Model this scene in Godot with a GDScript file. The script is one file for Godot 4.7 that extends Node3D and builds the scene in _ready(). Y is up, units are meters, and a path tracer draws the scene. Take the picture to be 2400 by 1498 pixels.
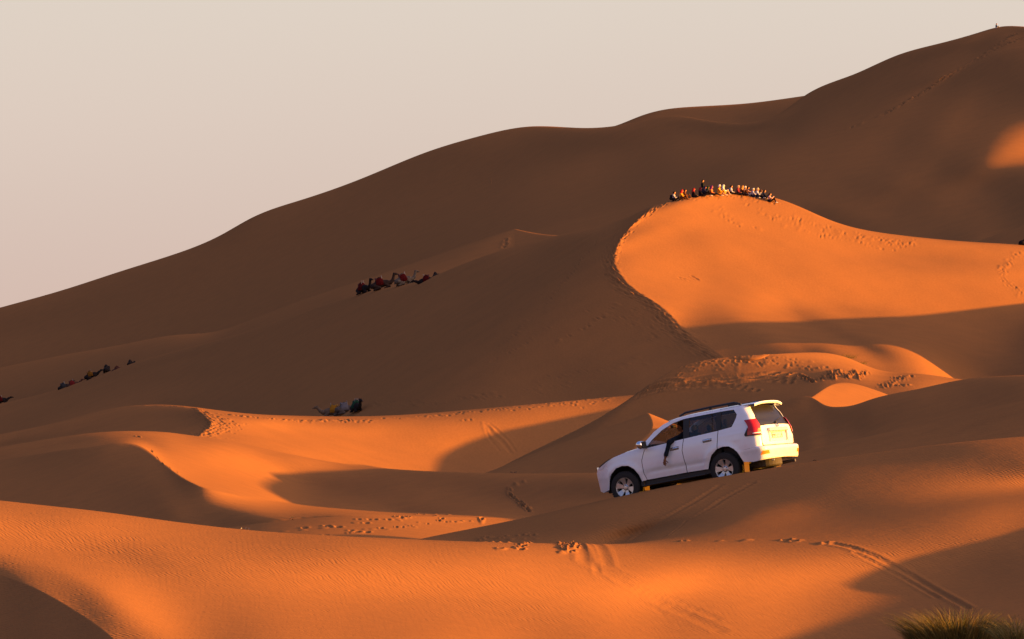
extends Node3D
# A desert at sunset: dunes, a white car, camels and people on a crest.

var noise := FastNoiseLite.new()
var used := {}
var sand: StandardMaterial3D
var sand_near: StandardMaterial3D


func make_camera() -> void:
	var cam := Camera3D.new()
	cam.name = "camera"
	add_child(cam)
	cam.fov = 7.7928
	cam.near = 1.0
	cam.far = 12000.0
	cam.rotation.x = 0.0391619
	cam.current = true


func make_sky() -> void:
	# evening sky: one gradient from a pinkish horizon to a dusky zenith, warmer towards the low sun
	var w := 512
	var h := 256
	var img := Image.create(w, h, false, Image.FORMAT_RGBF)
	var stops := [
		[-90.0, Vector3(0.10, 0.06, 0.04)], [-2.0, Vector3(0.30, 0.22, 0.17)], [0.0, Vector3(0.148, 0.105, 0.091)], [2.0, Vector3(0.167, 0.123, 0.106)],
		[6.5, Vector3(0.189, 0.167, 0.144)], [14.0, Vector3(0.070, 0.084, 0.132)], [30.0, Vector3(0.037, 0.058, 0.130)], [90.0, Vector3(0.028, 0.049, 0.118)]]
	var nz := FastNoiseLite.new()
	nz.seed = 5
	nz.frequency = 1.0
	nz.fractal_octaves = 4
	var sun := sun_towards()
	for y in h:
		var el := 90.0 - (y + 0.5) / h * 180.0
		var k := 0
		while k < stops.size() - 2 and el > stops[k + 1][0]:
			k += 1
		var t := clampf((el - stops[k][0]) / (stops[k + 1][0] - stops[k][0]), 0.0, 1.0)
		t = t * t * (3.0 - 2.0 * t) if k > 4 else t
		var base: Vector3 = (stops[k][1] as Vector3).lerp(stops[k + 1][1], t)
		for x in w:
			var az := (x + 0.5) / w * TAU
			var d := Vector3(sin(az) * cos(deg_to_rad(el)), sin(deg_to_rad(el)), -cos(az) * cos(deg_to_rad(el)))
			var c := base
			var streak := nz.get_noise_3d(d.x * 2.2, d.y * 16.0, d.z * 2.2)
			c *= 1.0 + 0.035 * streak
			var g := maxf(0.0, d.dot(sun))
			c += Vector3(1.21, 0.76, 0.44) * (0.5 * pow(g, 3.0) + pow(g, 10.0)) * smoothstep(-3.0, 2.0, el)
			img.set_pixel(x, y, Color(c.x, c.y, c.z))
	var mat := PanoramaSkyMaterial.new()
	mat.panorama = ImageTexture.create_from_image(img)
	var sky := Sky.new()
	sky.sky_material = mat
	var env := Environment.new()
	env.background_mode = Environment.BG_SKY
	env.sky = sky
	env.tonemap_mode = Environment.TONE_MAPPER_LINEAR
	env.tonemap_exposure = 4.0
	env.sdfgi_enabled = true
	env.ssao_enabled = true
	env.ssil_enabled = true
	var we := WorldEnvironment.new()
	we.name = "evening_air"
	we.environment = env
	add_child(we)


func sun_towards() -> Vector3:
	var az := deg_to_rad(80.0)
	var el := deg_to_rad(8.0)
	return Vector3(sin(az) * cos(el), sin(el), cos(az) * cos(el))


func make_sun() -> void:
	var l := DirectionalLight3D.new()
	l.name = "low_sun"
	add_child(l)
	l.light_color = Color(1.0, 0.67, 0.18)
	l.light_energy = 1.38
	l.light_angular_distance = 0.8
	l.shadow_enabled = true
	l.look_at_from_position(sun_towards() * 100.0, Vector3.ZERO, Vector3.UP)


func numbered(called: String) -> String:
	if not used.has(called):
		used[called] = 0
		return called
	used[called] += 1
	return "%s_%03d" % [called, used[called]]


# ---------------------------------------------------------------- dunes
# A dune is a net of points fitted to where sun and shade fall; smooth curves run along it and across it, broken where it has a sharp crest.

func natural(k: PackedFloat32Array, p: PackedVector3Array, breaks: Array) -> PackedVector3Array:
	# second derivatives of the natural spline through p, restarted at every break
	var n := p.size()
	var d := PackedVector3Array()
	d.resize(n)
	var cuts := [0] + breaks + [n - 1]
	for c in cuts.size() - 1:
		var a: int = cuts[c]
		var b: int = cuts[c + 1]
		if b - a < 2:
			continue
		var diag := PackedFloat32Array()
		diag.resize(n)
		var rhs := PackedVector3Array()
		rhs.resize(n)
		for i in range(a + 1, b):
			var h0 := k[i] - k[i - 1]
			var h1 := k[i + 1] - k[i]
			var g := 2.0 * (h0 + h1)
			var r := 6.0 * ((p[i + 1] - p[i]) / h1 - (p[i] - p[i - 1]) / h0)
			if i > a + 1:
				var f := h0 / diag[i - 1]
				g -= f * h0
				r -= f * rhs[i - 1]
			diag[i] = g
			rhs[i] = r
		for i in range(b - 1, a, -1):
			d[i] = (rhs[i] - (d[i + 1] * (k[i + 1] - k[i]) if i + 1 < b else Vector3.ZERO)) / diag[i]
	return d


func samples(k: PackedFloat32Array, parts: PackedInt32Array) -> Array:
	# for every fine sample: span, weights of its ends and of their second derivatives
	var out := []
	for j in parts.size():
		var h := k[j + 1] - k[j]
		for i in parts[j] + (1 if j == parts.size() - 1 else 0):
			var b := float(i) / parts[j]
			var a := 1.0 - b
			out.append([j, a, b, (a * a * a - a) * h * h / 6.0, (b * b * b - b) * h * h / 6.0])
	return out


func along(p: PackedVector3Array, d: PackedVector3Array, s: Array) -> PackedVector3Array:
	var out := PackedVector3Array()
	out.resize(s.size())
	for i in s.size():
		var q: Array = s[i]
		var j: int = q[0]
		out[i] = p[j] * q[1] + p[j + 1] * q[2] + d[j] * q[3] + d[j + 1] * q[4]
	return out


class Dune:
	var called: String
	var kr: PackedFloat32Array
	var kc: PackedFloat32Array
	var nr: PackedInt32Array
	var nc: PackedInt32Array
	var rsharp: Array
	var csharp: Array
	var net: Array
	var w := 0
	var h := 0
	var p: PackedVector3Array

	func fine_index(n: PackedInt32Array, at: float) -> float:
		var j := clampi(int(at), 0, n.size() - 1)
		var s := 0
		for i in j:
			s += n[i]
		return s + (at - j) * n[j]

	func spot(col: float, row: float) -> Vector3:   # a point of the surface, in net coordinates
		var x := clampf(fine_index(nc, col), 0, w - 1.001)
		var y := clampf(fine_index(nr, row), 0, h - 1.001)
		var i := int(y) * w + int(x)
		var fx := x - int(x)
		var fy := y - int(y)
		return p[i].lerp(p[i + 1], fx).lerp(p[i + w].lerp(p[i + w + 1], fx), fy)

	func dent(col: float, row: float, radius: float, deep: float, rim: float) -> void:
		var x := fine_index(nc, col)
		var y := fine_index(nr, row)
		dent_at(x, y, radius, deep, rim)

	func dent_at(x: float, y: float, radius: float, deep: float, rim: float) -> void:
		var xi := int(x + 0.5)
		var yi := int(y + 0.5)
		if xi < 2 or yi < 2 or xi > w - 3 or yi > h - 3:
			return
		var c := p[int(y) * w + int(x)].lerp(p[int(y) * w + int(x) + 1], x - int(x))
		var sx := maxf(0.02, p[yi * w + xi + 1].distance_to(p[yi * w + xi - 1]) * 0.5)
		var sy := maxf(0.02, p[yi * w + w + xi].distance_to(p[yi * w - w + xi]) * 0.5)
		var rx := mini(14, int(radius * 1.9 / sx) + 1)
		var ry := mini(14, int(radius * 1.9 / sy) + 1)
		for j in range(maxi(1, yi - ry), mini(h - 1, yi + ry + 1)):
			for i in range(maxi(1, xi - rx), mini(w - 1, xi + rx + 1)):
				var k := j * w + i
				var r := Vector2((i - x) * sx, (j - y) * sy).length() / radius
				if r < 1.9:
					var dh := 0.0
					if r < 1.0:
						dh = -deep * (1.0 - r * r) + rim * r * r
					else:
						dh = rim * (1.9 - r) / 0.9
					p[k].y += dh


func shape(d: Dune) -> void:
	var sc := samples(d.kc, d.nc)
	var sr := samples(d.kr, d.nr)
	d.w = sc.size()
	d.h = sr.size()
	var lines := []
	for r in d.net:
		lines.append(along(r, natural(d.kc, r, d.csharp), sc))
	d.p = PackedVector3Array()
	d.p.resize(d.w * d.h)
	var col := PackedVector3Array()
	col.resize(lines.size())
	for i in d.w:
		for j in lines.size():
			col[j] = lines[j][i]
		var f := along(col, natural(d.kr, col, d.rsharp), sr)
		for j in d.h:
			d.p[j * d.w + i] = f[j]


func commit_dune(d: Dune, m: Material) -> MeshInstance3D:
	var nrm := PackedVector3Array()
	nrm.resize(d.p.size())
	var idx := PackedInt32Array()
	idx.resize((d.w - 1) * (d.h - 1) * 6)
	var n := 0
	var up := 0.0
	var w := d.w
	for j in d.h:
		var j0 := maxi(j - 1, 0) * w
		var j1 := mini(j + 1, d.h - 1) * w
		for i in w:
			var v := (d.p[j * w + mini(i + 1, w - 1)] - d.p[j * w + maxi(i - 1, 0)]).cross(d.p[j1 + i] - d.p[j0 + i]).normalized()
			nrm[j * w + i] = v
			up += signf(v.y)
	if up < 0.0:
		for i in nrm.size():
			nrm[i] = -nrm[i]
	var flip := 1 if up < 0.0 else 0
	for j in d.h - 1:
		for i in w - 1:
			var a := j * w + i
			idx[n] = a
			idx[n + 1 + flip] = a + w
			idx[n + 2 - flip] = a + 1
			idx[n + 3] = a + 1
			idx[n + 4 + flip] = a + w
			idx[n + 5 - flip] = a + w + 1
			n += 6
	var arr := []
	arr.resize(Mesh.ARRAY_MAX)
	arr[Mesh.ARRAY_VERTEX] = d.p
	arr[Mesh.ARRAY_NORMAL] = nrm
	arr[Mesh.ARRAY_INDEX] = idx
	var mesh := ArrayMesh.new()
	mesh.add_surface_from_arrays(Mesh.PRIMITIVE_TRIANGLES, arr)
	mesh.surface_set_material(0, m)
	var o := MeshInstance3D.new()
	o.name = numbered(d.called)
	o.mesh = mesh
	o.set_meta("kind", "structure")
	add_child(o, true)
	return o


func make_dune(called: String, kr: Array, kc: Array, nr: Array, nc: Array, rsharp: Array, csharp: Array, net: Array) -> Dune:
	var d := Dune.new()
	d.called = called
	d.kr = PackedFloat32Array(kr)
	d.kc = PackedFloat32Array(kc)
	d.nr = PackedInt32Array(nr)
	d.nc = PackedInt32Array(nc)
	d.rsharp = rsharp
	d.csharp = csharp
	for r in net:
		var line := PackedVector3Array()
		for i in range(0, r.size(), 3):
			line.append(Vector3(r[i], r[i + 1], r[i + 2]))
		d.net.append(line)
	shape(d)
	return d



func net_front() -> Dune:
	return make_dune("front_dune", [0.0, 219.5, 326.5, 440.0, 543.8, 571.2, 653.7, 703.3, 728.3, 753.3, 836.3], [0.0, 400.0, 600.0, 700.0, 790.0, 880.0, 970.0, 1120.0, 1300.0, 1500.0, 1700.0, 1900.0, 2100.0, 2250.0, 2400.0, 2600.0, 2800.0, 3000.0, 3150.0, 3400.0, 3800.0], [96, 47, 50, 46, 12, 36, 22, 4, 4, 4], [29, 87, 44, 40, 40, 40, 66, 79, 87, 87, 87, 87, 66, 66, 87, 87, 87, 66, 109, 29], [1], [], [
		[-11.19, -3.41, -64.98, -8.6, -3.32, -63.27, -7.21, -3.22, -61.2, -6.52, -3.15, -59.92, -5.92, -3.09, -58.83, -5.34, -3.03, -57.76, -4.81, -3, -57.01, -4.07, -3.03, -57.6, -3.17, -3.06, -58.23, -2.1, -3.05, -58.04, -1.06, -3.08, -58.64, 0, -3.13, -59.54, 1.1, -3.18, -60.43, 1.94, -3.2, -61, 2.79, -3.23, -61.48, 3.93, -3.25, -61.94, 5.08, -3.27, -62.22, 6.22, -3.28, -62.39, 7.07, -3.28, -62.37, 8.48, -3.28, -62.4, 10.75, -3.28, -62.43],
		[-13.21, -0.42, -76.57, -10.02, -0.67, -73.55, -8.46, -0.92, -71.67, -7.65, -1.07, -70.2, -6.84, -1.25, -67.84, -6.03, -1.51, -65.17, -5.26, -1.82, -62.35, -4.2, -2.48, -59.43, -3.21, -2.57, -59.02, -2.16, -2.59, -59.51, -1.12, -2.69, -61.98, 0, -2.83, -65.29, 1.24, -2.97, -68.6, 2.23, -3.03, -70.23, 3.23, -3.06, -71.33, 4.57, -3.07, -71.94, 5.74, -2.98, -70.39, 6.77, -2.85, -67.91, 7.47, -2.73, -65.94, 8.76, -2.28, -64.41, 11.61, -1.65, -67.33],
		[-13.29, -0.21, -77.04, -10.14, -0.42, -74.4, -8.58, -0.63, -72.65, -7.88, -0.75, -72.27, -7.19, -0.91, -71.37, -6.42, -1.12, -69.36, -5.63, -1.37, -66.66, -4.44, -1.85, -62.79, -3.4, -1.95, -62.39, -2.33, -2.03, -64.15, -1.21, -2.13, -66.61, 0, -2.25, -70.07, 1.3, -2.29, -71.73, 2.31, -2.3, -72.87, 3.35, -2.29, -73.77, 4.75, -2.27, -74.86, 6.09, -2.19, -74.58, 7.3, -2.08, -73.16, 8.24, -2.01, -72.69, 9.7, -1.66, -71.25, 12.32, -1.13, -71.41],
		[-13.44, 0.01, -77.88, -10.23, -0.15, -75.11, -8.72, -0.3, -73.87, -8.05, -0.39, -73.9, -7.45, -0.5, -73.89, -6.83, -0.65, -73.74, -6.19, -0.83, -73.31, -5.1, -1.19, -72, -3.93, -1.32, -72.16, -2.65, -1.4, -73.07, -1.34, -1.46, -73.88, 0, -1.5, -74.6, 1.38, -1.51, -75.76, 2.45, -1.49, -77.25, 3.58, -1.46, -78.91, 5.17, -1.4, -81.36, 6.75, -1.3, -82.67, 8.26, -1.16, -82.7, 9.27, -1.06, -81.68, 11.12, -0.85, -81.67, 13.73, -0.53, -79.59],
		[-14.68, 0.23, -85.02, -11.54, 0.11, -84.71, -10.27, 0.01, -86.95, -9.42, -0.05, -86.43, -8.58, -0.11, -85.05, -7.78, -0.17, -83.99, -7.05, -0.24, -83.44, -5.88, -0.38, -82.94, -4.51, -0.53, -82.78, -2.97, -0.62, -81.84, -1.52, -0.72, -83.87, 0, -0.78, -84.7, 1.63, -0.8, -89.59, 2.85, -0.72, -89.59, 4.04, -0.62, -88.89, 5.71, -0.47, -89.74, 7.34, -0.29, -89.76, 9.13, -0.08, -91.41, 10.61, 0.03, -93.47, 12.38, 0.12, -90.85, 15.5, 0.16, -89.79],
		[-15.66, -0.04, -90.75, -12.52, -0.18, -91.88, -11.46, -0.3, -97.03, -10.47, -0.37, -96.04, -9.47, -0.42, -93.89, -8.55, -0.48, -92.35, -7.71, -0.55, -91.26, -6.38, -0.7, -90.02, -4.89, -0.86, -89.78, -3.21, -0.95, -88.38, -1.67, -1.09, -92.16, 0, -1.13, -91.93, 1.79, -1.05, -98.76, 3.14, -0.7, -98.69, 4.31, -0.5, -94.83, 6.05, -0.35, -95.13, 7.76, -0.15, -94.88, 9.7, 0.07, -97.1, 11.28, 0.19, -99.33, 13.35, 0.29, -97.93, 17.1, 0.34, -99.08],
		[-17.68, -1.46, -102.5, -14.12, -1.48, -103.71, -12.78, -1.56, -108.29, -11.9, -1.58, -109.25, -11.02, -1.59, -109.38, -10, -1.56, -107.94, -8.98, -1.53, -106.35, -7.14, -1.44, -100.82, -5.29, -1.34, -97.14, -3.49, -1.19, -96.22, -1.95, -1, -107.11, 0, -0.65, -108.38, 1.92, -0.36, -105.82, 3.34, -0.14, -105.21, 4.75, 0.07, -104.62, 6.59, 0.33, -103.67, 8.46, 0.57, -103.43, 10.35, 0.8, -103.52, 11.73, 0.91, -103.23, 14.17, 1.02, -103.92, 18.09, 1.05, -104.77],
		[-19.02, -2.4, -110.29, -15.01, -2.3, -110.27, -13.12, -2.26, -111.16, -12.24, -2.24, -112.39, -11.45, -2.22, -113.59, -10.47, -2.15, -113.12, -9.43, -2.05, -111.76, -7.72, -1.86, -109, -5.89, -1.63, -108.15, -3.93, -1.27, -108.34, -2.04, -0.85, -112.17, 0, -0.44, -112.57, 2.04, 0.03, -112.39, 3.53, 0.36, -111.07, 5, 0.64, -110.06, 6.95, 0.96, -109.24, 8.9, 1.24, -108.87, 10.79, 1.45, -107.93, 12.28, 1.57, -108.04, 14.84, 1.68, -108.84, 18.85, 1.69, -109.17],
		[-19.45, -2.66, -112.79, -15.29, -2.55, -112.3, -13.25, -2.48, -112.3, -12.33, -2.46, -113.21, -11.47, -2.43, -113.8, -10.54, -2.37, -113.9, -9.57, -2.28, -113.36, -7.95, -2.12, -112.22, -6.11, -1.89, -112.15, -4.08, -1.53, -112.44, -2.06, -1.07, -113.35, 0, -0.64, -113.33, 2.07, -0.18, -113.73, 3.6, 0.16, -113.22, 5.1, 0.45, -112.17, 7.09, 0.78, -111.53, 9.12, 1.06, -111.56, 11.12, 1.29, -111.24, 12.64, 1.42, -111.23, 15.16, 1.51, -111.18, 19.08, 1.51, -110.51],
		[-20.37, -2.86, -118.13, -15.93, -2.73, -117.03, -13.72, -2.65, -116.31, -12.72, -2.62, -116.76, -11.8, -2.57, -117.12, -10.88, -2.52, -117.54, -9.94, -2.45, -117.81, -8.37, -2.31, -118.26, -6.49, -2.08, -119.13, -4.34, -1.7, -119.52, -2.14, -1.19, -117.91, 0, -0.74, -117.52, 2.15, -0.26, -118.34, 3.76, 0.09, -118.2, 5.33, 0.4, -117.37, 7.48, 0.75, -117.57, 9.62, 1.05, -117.66, 11.73, 1.29, -117.38, 13.31, 1.42, -117.18, 15.86, 1.51, -116.37, 19.81, 1.49, -114.7],
		[-22.09, -4.07, -128.16, -16.89, -3.82, -124.08, -14.36, -3.69, -121.73, -13.23, -3.63, -121.49, -12.27, -3.59, -121.84, -11.37, -3.56, -122.86, -10.5, -3.52, -124.47, -9.07, -3.46, -128.2, -7.17, -3.29, -131.74, -4.77, -2.85, -131.31, -2.29, -2.22, -126.33, 0, -1.72, -124.32, 2.28, -1.22, -125.68, 4.04, -0.86, -127.05, 5.81, -0.53, -128, 8.18, -0.15, -128.73, 10.6, 0.18, -129.67, 13.02, 0.45, -130.25, 14.74, 0.59, -129.82, 17.37, 0.69, -127.46, 21.34, 0.67, -123.64]])


func net_middle() -> Dune:
	return make_dune("middle_dune", [0.0, 105.6, 151.5, 198.2, 245.0, 283.8, 331.3, 356.3, 404.3], [0.0, 400.0, 700.0, 850.0, 950.0, 1030.0, 1090.0, 1140.0, 1200.0, 1300.0, 1400.0, 1500.0, 1630.0, 1800.0, 1960.0, 2130.0, 2400.0, 3000.0], [4, 18, 18, 18, 15, 19, 4, 4], [26, 116, 58, 39, 31, 24, 20, 24, 39, 39, 39, 50, 66, 62, 66, 104, 231], [2, 4], [], [
		[-21.56, -2.49, -125.01, -16.83, -2.47, -123.61, -13.52, -2.48, -124.12, -11.88, -2.49, -124.63, -10.77, -2.49, -124.91, -9.88, -2.5, -125.07, -9.2, -2.5, -125.15, -8.64, -2.5, -125.21, -7.96, -2.5, -125.27, -6.83, -2.5, -125.38, -5.69, -2.5, -125.45, -4.56, -2.51, -125.54, -3.08, -2.51, -125.6, -1.14, -2.5, -125.45, 0.68, -2.5, -125.44, 2.63, -2.51, -125.95, 5.69, -2.5, -125.33, 12.48, -2.49, -125.02],
		[-24.62, -1.75, -142.73, -20.38, -1.83, -149.63, -15.85, -1.78, -145.51, -13.61, -1.72, -142.8, -12.2, -1.66, -141.46, -11.12, -1.6, -140.74, -10.32, -1.53, -140.36, -9.67, -1.46, -140.1, -8.89, -1.37, -139.86, -7.6, -1.19, -139.45, -6.36, -1.04, -140.01, -5.07, -1.04, -139.66, -3.45, -1.05, -140.88, -1.32, -1.09, -145.46, 0.82, -1.19, -150.85, 2.96, -1.35, -141.86, 6.38, -1.72, -140.6, 13.98, -2.22, -140.04],
		[-26.86, -1.27, -155.69, -23.32, -1.4, -171.17, -18.03, -1.35, -165.48, -15.22, -1.27, -159.59, -13.55, -1.2, -157.06, -12.33, -1.14, -156.07, -11.44, -1.06, -155.55, -10.66, -0.98, -154.49, -9.76, -0.87, -153.45, -8.27, -0.67, -151.77, -6.88, -0.51, -151.48, -5.49, -0.41, -151.17, -3.73, -0.42, -152.14, -1.45, -0.5, -159.6, 0.89, -0.62, -162.92, 3.29, -0.86, -157.34, 7.31, -1.32, -161.03, 15.74, -1.86, -157.62],
		[-28.28, -0.45, -163.86, -24.38, -0.28, -178.95, -19.24, 0.08, -176.53, -16.42, 0.28, -172.17, -14.6, 0.41, -169.22, -13.09, 0.4, -165.65, -11.85, 0.09, -161.07, -10.96, -0.12, -158.75, -9.99, -0.22, -157.1, -8.45, -0.26, -155.06, -7.1, -0.27, -156.24, -5.67, -0.29, -156.12, -3.87, -0.36, -157.77, -1.48, -0.45, -162.56, 0.9, -0.55, -164.67, 3.32, -0.75, -158.78, 7.39, -1.18, -162.66, 16.15, -1.76, -161.66],
		[-31.86, 0.5, -184.56, -26.71, 0.98, -195.97, -21.21, 1.77, -194.54, -17.93, 2.12, -187.91, -15.92, 2.29, -184.37, -14.36, 2.19, -181.59, -12.63, 1.36, -171.58, -11.32, 0.79, -163.91, -10.26, 0.46, -161.3, -9.15, 0.18, -167.8, -8.14, -0.02, -179.14, -6.55, -0.18, -180.25, -4.41, -0.33, -179.84, -1.57, -0.41, -173.3, 0.94, -0.5, -172, 3.44, -0.66, -164.84, 7.64, -1.07, -168.21, 16.58, -1.66, -165.97],
		[-33.58, 0.77, -194.54, -27.2, 1.24, -199.6, -21.52, 2.03, -197.34, -18.68, 2.45, -195.71, -16.76, 2.64, -194.05, -15.23, 2.6, -192.57, -13.78, 2.09, -187.17, -12.77, 1.7, -184.87, -11.86, 1.45, -186.4, -10.44, 1.15, -191.42, -8.85, 0.88, -194.81, -6.97, 0.63, -191.89, -4.57, 0.42, -186.24, -1.66, 0.3, -182.2, 0.97, 0.22, -177.09, 3.61, 0.13, -172.78, 7.78, -0.12, -171.39, 18.54, -0.56, -185.6],
		[-35.36, 1.12, -204.83, -28.14, 1.59, -206.46, -22.47, 2.43, -206, -19.6, 2.89, -205.38, -17.73, 3.09, -205.28, -16.25, 3.13, -205.55, -15.17, 3.11, -206, -14.19, 2.99, -205.48, -13, 2.82, -204.41, -11.15, 2.47, -204.44, -9.3, 2.07, -204.62, -7.48, 1.75, -205.84, -4.88, 1.44, -199.03, -1.72, 1.24, -189.64, 1.02, 1.18, -186.25, 3.83, 1.2, -183.24, 8.32, 1.13, -183.2, 20.03, 1.09, -200.36],
		[-38.26, 0.76, -221.63, -30.17, 1.27, -221.4, -24.13, 2.17, -221.24, -21.15, 2.68, -221.63, -19.16, 2.9, -221.87, -17.53, 2.94, -221.73, -16.29, 2.9, -221.28, -15.27, 2.78, -221.12, -14.06, 2.61, -221.04, -12.06, 2.23, -221.23, -10.1, 1.8, -222.22, -7.97, 1.43, -219.16, -5.08, 1.09, -206.89, -1.79, 0.89, -196.94, 1.07, 0.86, -197, 4.31, 0.94, -206.28, 9.32, 0.86, -205.15, 20.93, 0.72, -209.39],
		[-42.29, -0.22, -245.01, -33.23, 0.33, -243.83, -26.69, 1.33, -244.79, -23.45, 1.9, -245.74, -21.27, 2.15, -246.39, -19.51, 2.19, -246.84, -18.19, 2.16, -247.12, -17.07, 2.03, -247.25, -15.73, 1.84, -247.26, -13.45, 1.41, -246.78, -11.16, 0.92, -245.68, -8.87, 0.53, -244.21, -5.95, 0.22, -242.5, -2.22, 0.04, -243.87, 1.37, 0, -251.44, 5.51, 0.05, -263.88, 11.97, -0.05, -263.64, 24.99, -0.23, -250.12]])


func net_camp() -> Dune:
	return make_dune("camp_dune", [0.0, 70.0, 114.3, 161.1, 196.8, 221.8, 274.8], [0.0, 500.0, 900.0, 1050.0, 1180.0, 1280.0, 1380.0, 1460.0, 1580.0, 1750.0, 1900.0, 2050.0, 2200.0, 2320.0, 2450.0, 2650.0, 2900.0], [4, 18, 19, 14, 4, 4], [33, 154, 58, 50, 39, 39, 31, 47, 66, 58, 58, 58, 47, 50, 77, 97], [], [6], [
		[-59.2, -1.41, -310.39, -47.21, -0.26, -324.83, -36.27, 0.91, -332.72, -31.69, 1.68, -332.18, -27.64, 2.1, -330.61, -24.5, 2.09, -328.8, -21.37, 2.08, -326.71, -19.01, 1.66, -326.86, -15.49, 0.6, -327.86, -10.56, -0.16, -332.22, -6.17, -0.52, -339.74, -1.58, -0.63, -348.32, 3.21, -0.64, -353.46, 7.08, -0.59, -354.05, 11.19, -0.44, -352.1, 17.21, -0.1, -344.39, 24.02, 0.3, -330.56],
		[-65.75, 0.63, -344.65, -53.68, 2.06, -369.28, -41.84, 3.48, -383.66, -36.2, 4.33, -379.31, -31.02, 4.72, -370.98, -26.9, 4.59, -360.92, -23.98, 4.48, -352.7, -20.67, 4.06, -355.4, -16.78, 2.9, -355.15, -11.56, 2.13, -363.66, -6.8, 1.81, -374.05, -1.73, 1.72, -379.99, 3.49, 1.74, -384.11, 7.71, 1.81, -385.72, 12.17, 1.96, -382.78, 18.28, 2.22, -365.72, 24.68, 2.47, -339.54],
		[-71.36, 1.27, -374.01, -57.81, 2.77, -397.65, -44.7, 4.53, -409.93, -38.29, 5.46, -401.27, -32.55, 6, -389.28, -28.08, 5.88, -376.74, -23.77, 5.58, -364.28, -21.25, 5.18, -365.25, -17.35, 4.34, -367.18, -12.06, 3.89, -379.29, -7.02, 3.79, -386.37, -1.77, 3.9, -389.6, 3.56, 4.09, -391.37, 7.84, 4.27, -392.35, 12.49, 4.53, -392.58, 19.19, 4.88, -383.89, 25.94, 4.97, -356.72],
		[-75.28, 2.01, -394.57, -59.56, 3.45, -409.62, -45.33, 5.46, -415.61, -39.23, 6.53, -411.05, -33.97, 7.42, -406.18, -29.3, 7.33, -393.05, -24.24, 6.73, -373.52, -21.82, 6.41, -375.13, -18.06, 6, -382.06, -12.37, 5.8, -388.89, -7.12, 5.91, -391.52, -1.79, 6.23, -394.07, 3.6, 6.61, -396.17, 7.95, 6.93, -397.39, 12.65, 7.3, -397.71, 19.76, 7.79, -395.26, 27.51, 7.94, -378.18],
		[-80.14, 2.67, -420.02, -61.55, 4.04, -423.35, -46.28, 6.24, -424.35, -40.45, 7.47, -423.75, -35.36, 8.64, -422.82, -30.81, 8.66, -413.22, -26.97, 8.16, -398.71, -22.92, 7.59, -393.87, -18.71, 7.37, -395.73, -12.65, 7.33, -397.51, -7.27, 7.62, -399.64, -1.82, 8.09, -400.16, 3.64, 8.57, -400.55, 8.03, 8.99, -401.55, 12.77, 9.43, -401.32, 20.02, 10.02, -400.29, 28.31, 10.25, -389.12],
		[-84, 2.52, -440.24, -63.95, 3.91, -439.84, -48.01, 6.2, -440.17, -42.08, 7.49, -440.87, -36.69, 8.69, -438.69, -32.39, 8.83, -434.46, -28.17, 8.4, -430.41, -24.86, 7.97, -427.3, -19.9, 7.57, -420.91, -13.28, 7.43, -417.3, -7.51, 7.62, -413.21, -1.85, 7.96, -406.79, 3.66, 8.36, -402.71, 8.08, 8.79, -404.14, 12.82, 9.21, -402.76, 20.06, 9.78, -401.05, 28.73, 10.16, -394.99],
		[-93.55, 0.45, -490.4, -71.03, 2, -488.62, -53.23, 4.52, -488.15, -46.62, 5.95, -488.53, -40.92, 7.33, -489.33, -36.57, 7.61, -490.71, -32.23, 7.24, -492.45, -28.59, 6.79, -491.44, -23.15, 6.45, -489.89, -15.51, 6.33, -487.51, -8.58, 6.43, -472.06, -2.02, 6.56, -444.43, 3.88, 6.8, -426.38, 8.44, 7.15, -422.11, 13.33, 7.56, -418.9, 20.79, 8.14, -415.72, 30.04, 8.63, -413.04]])


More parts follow.
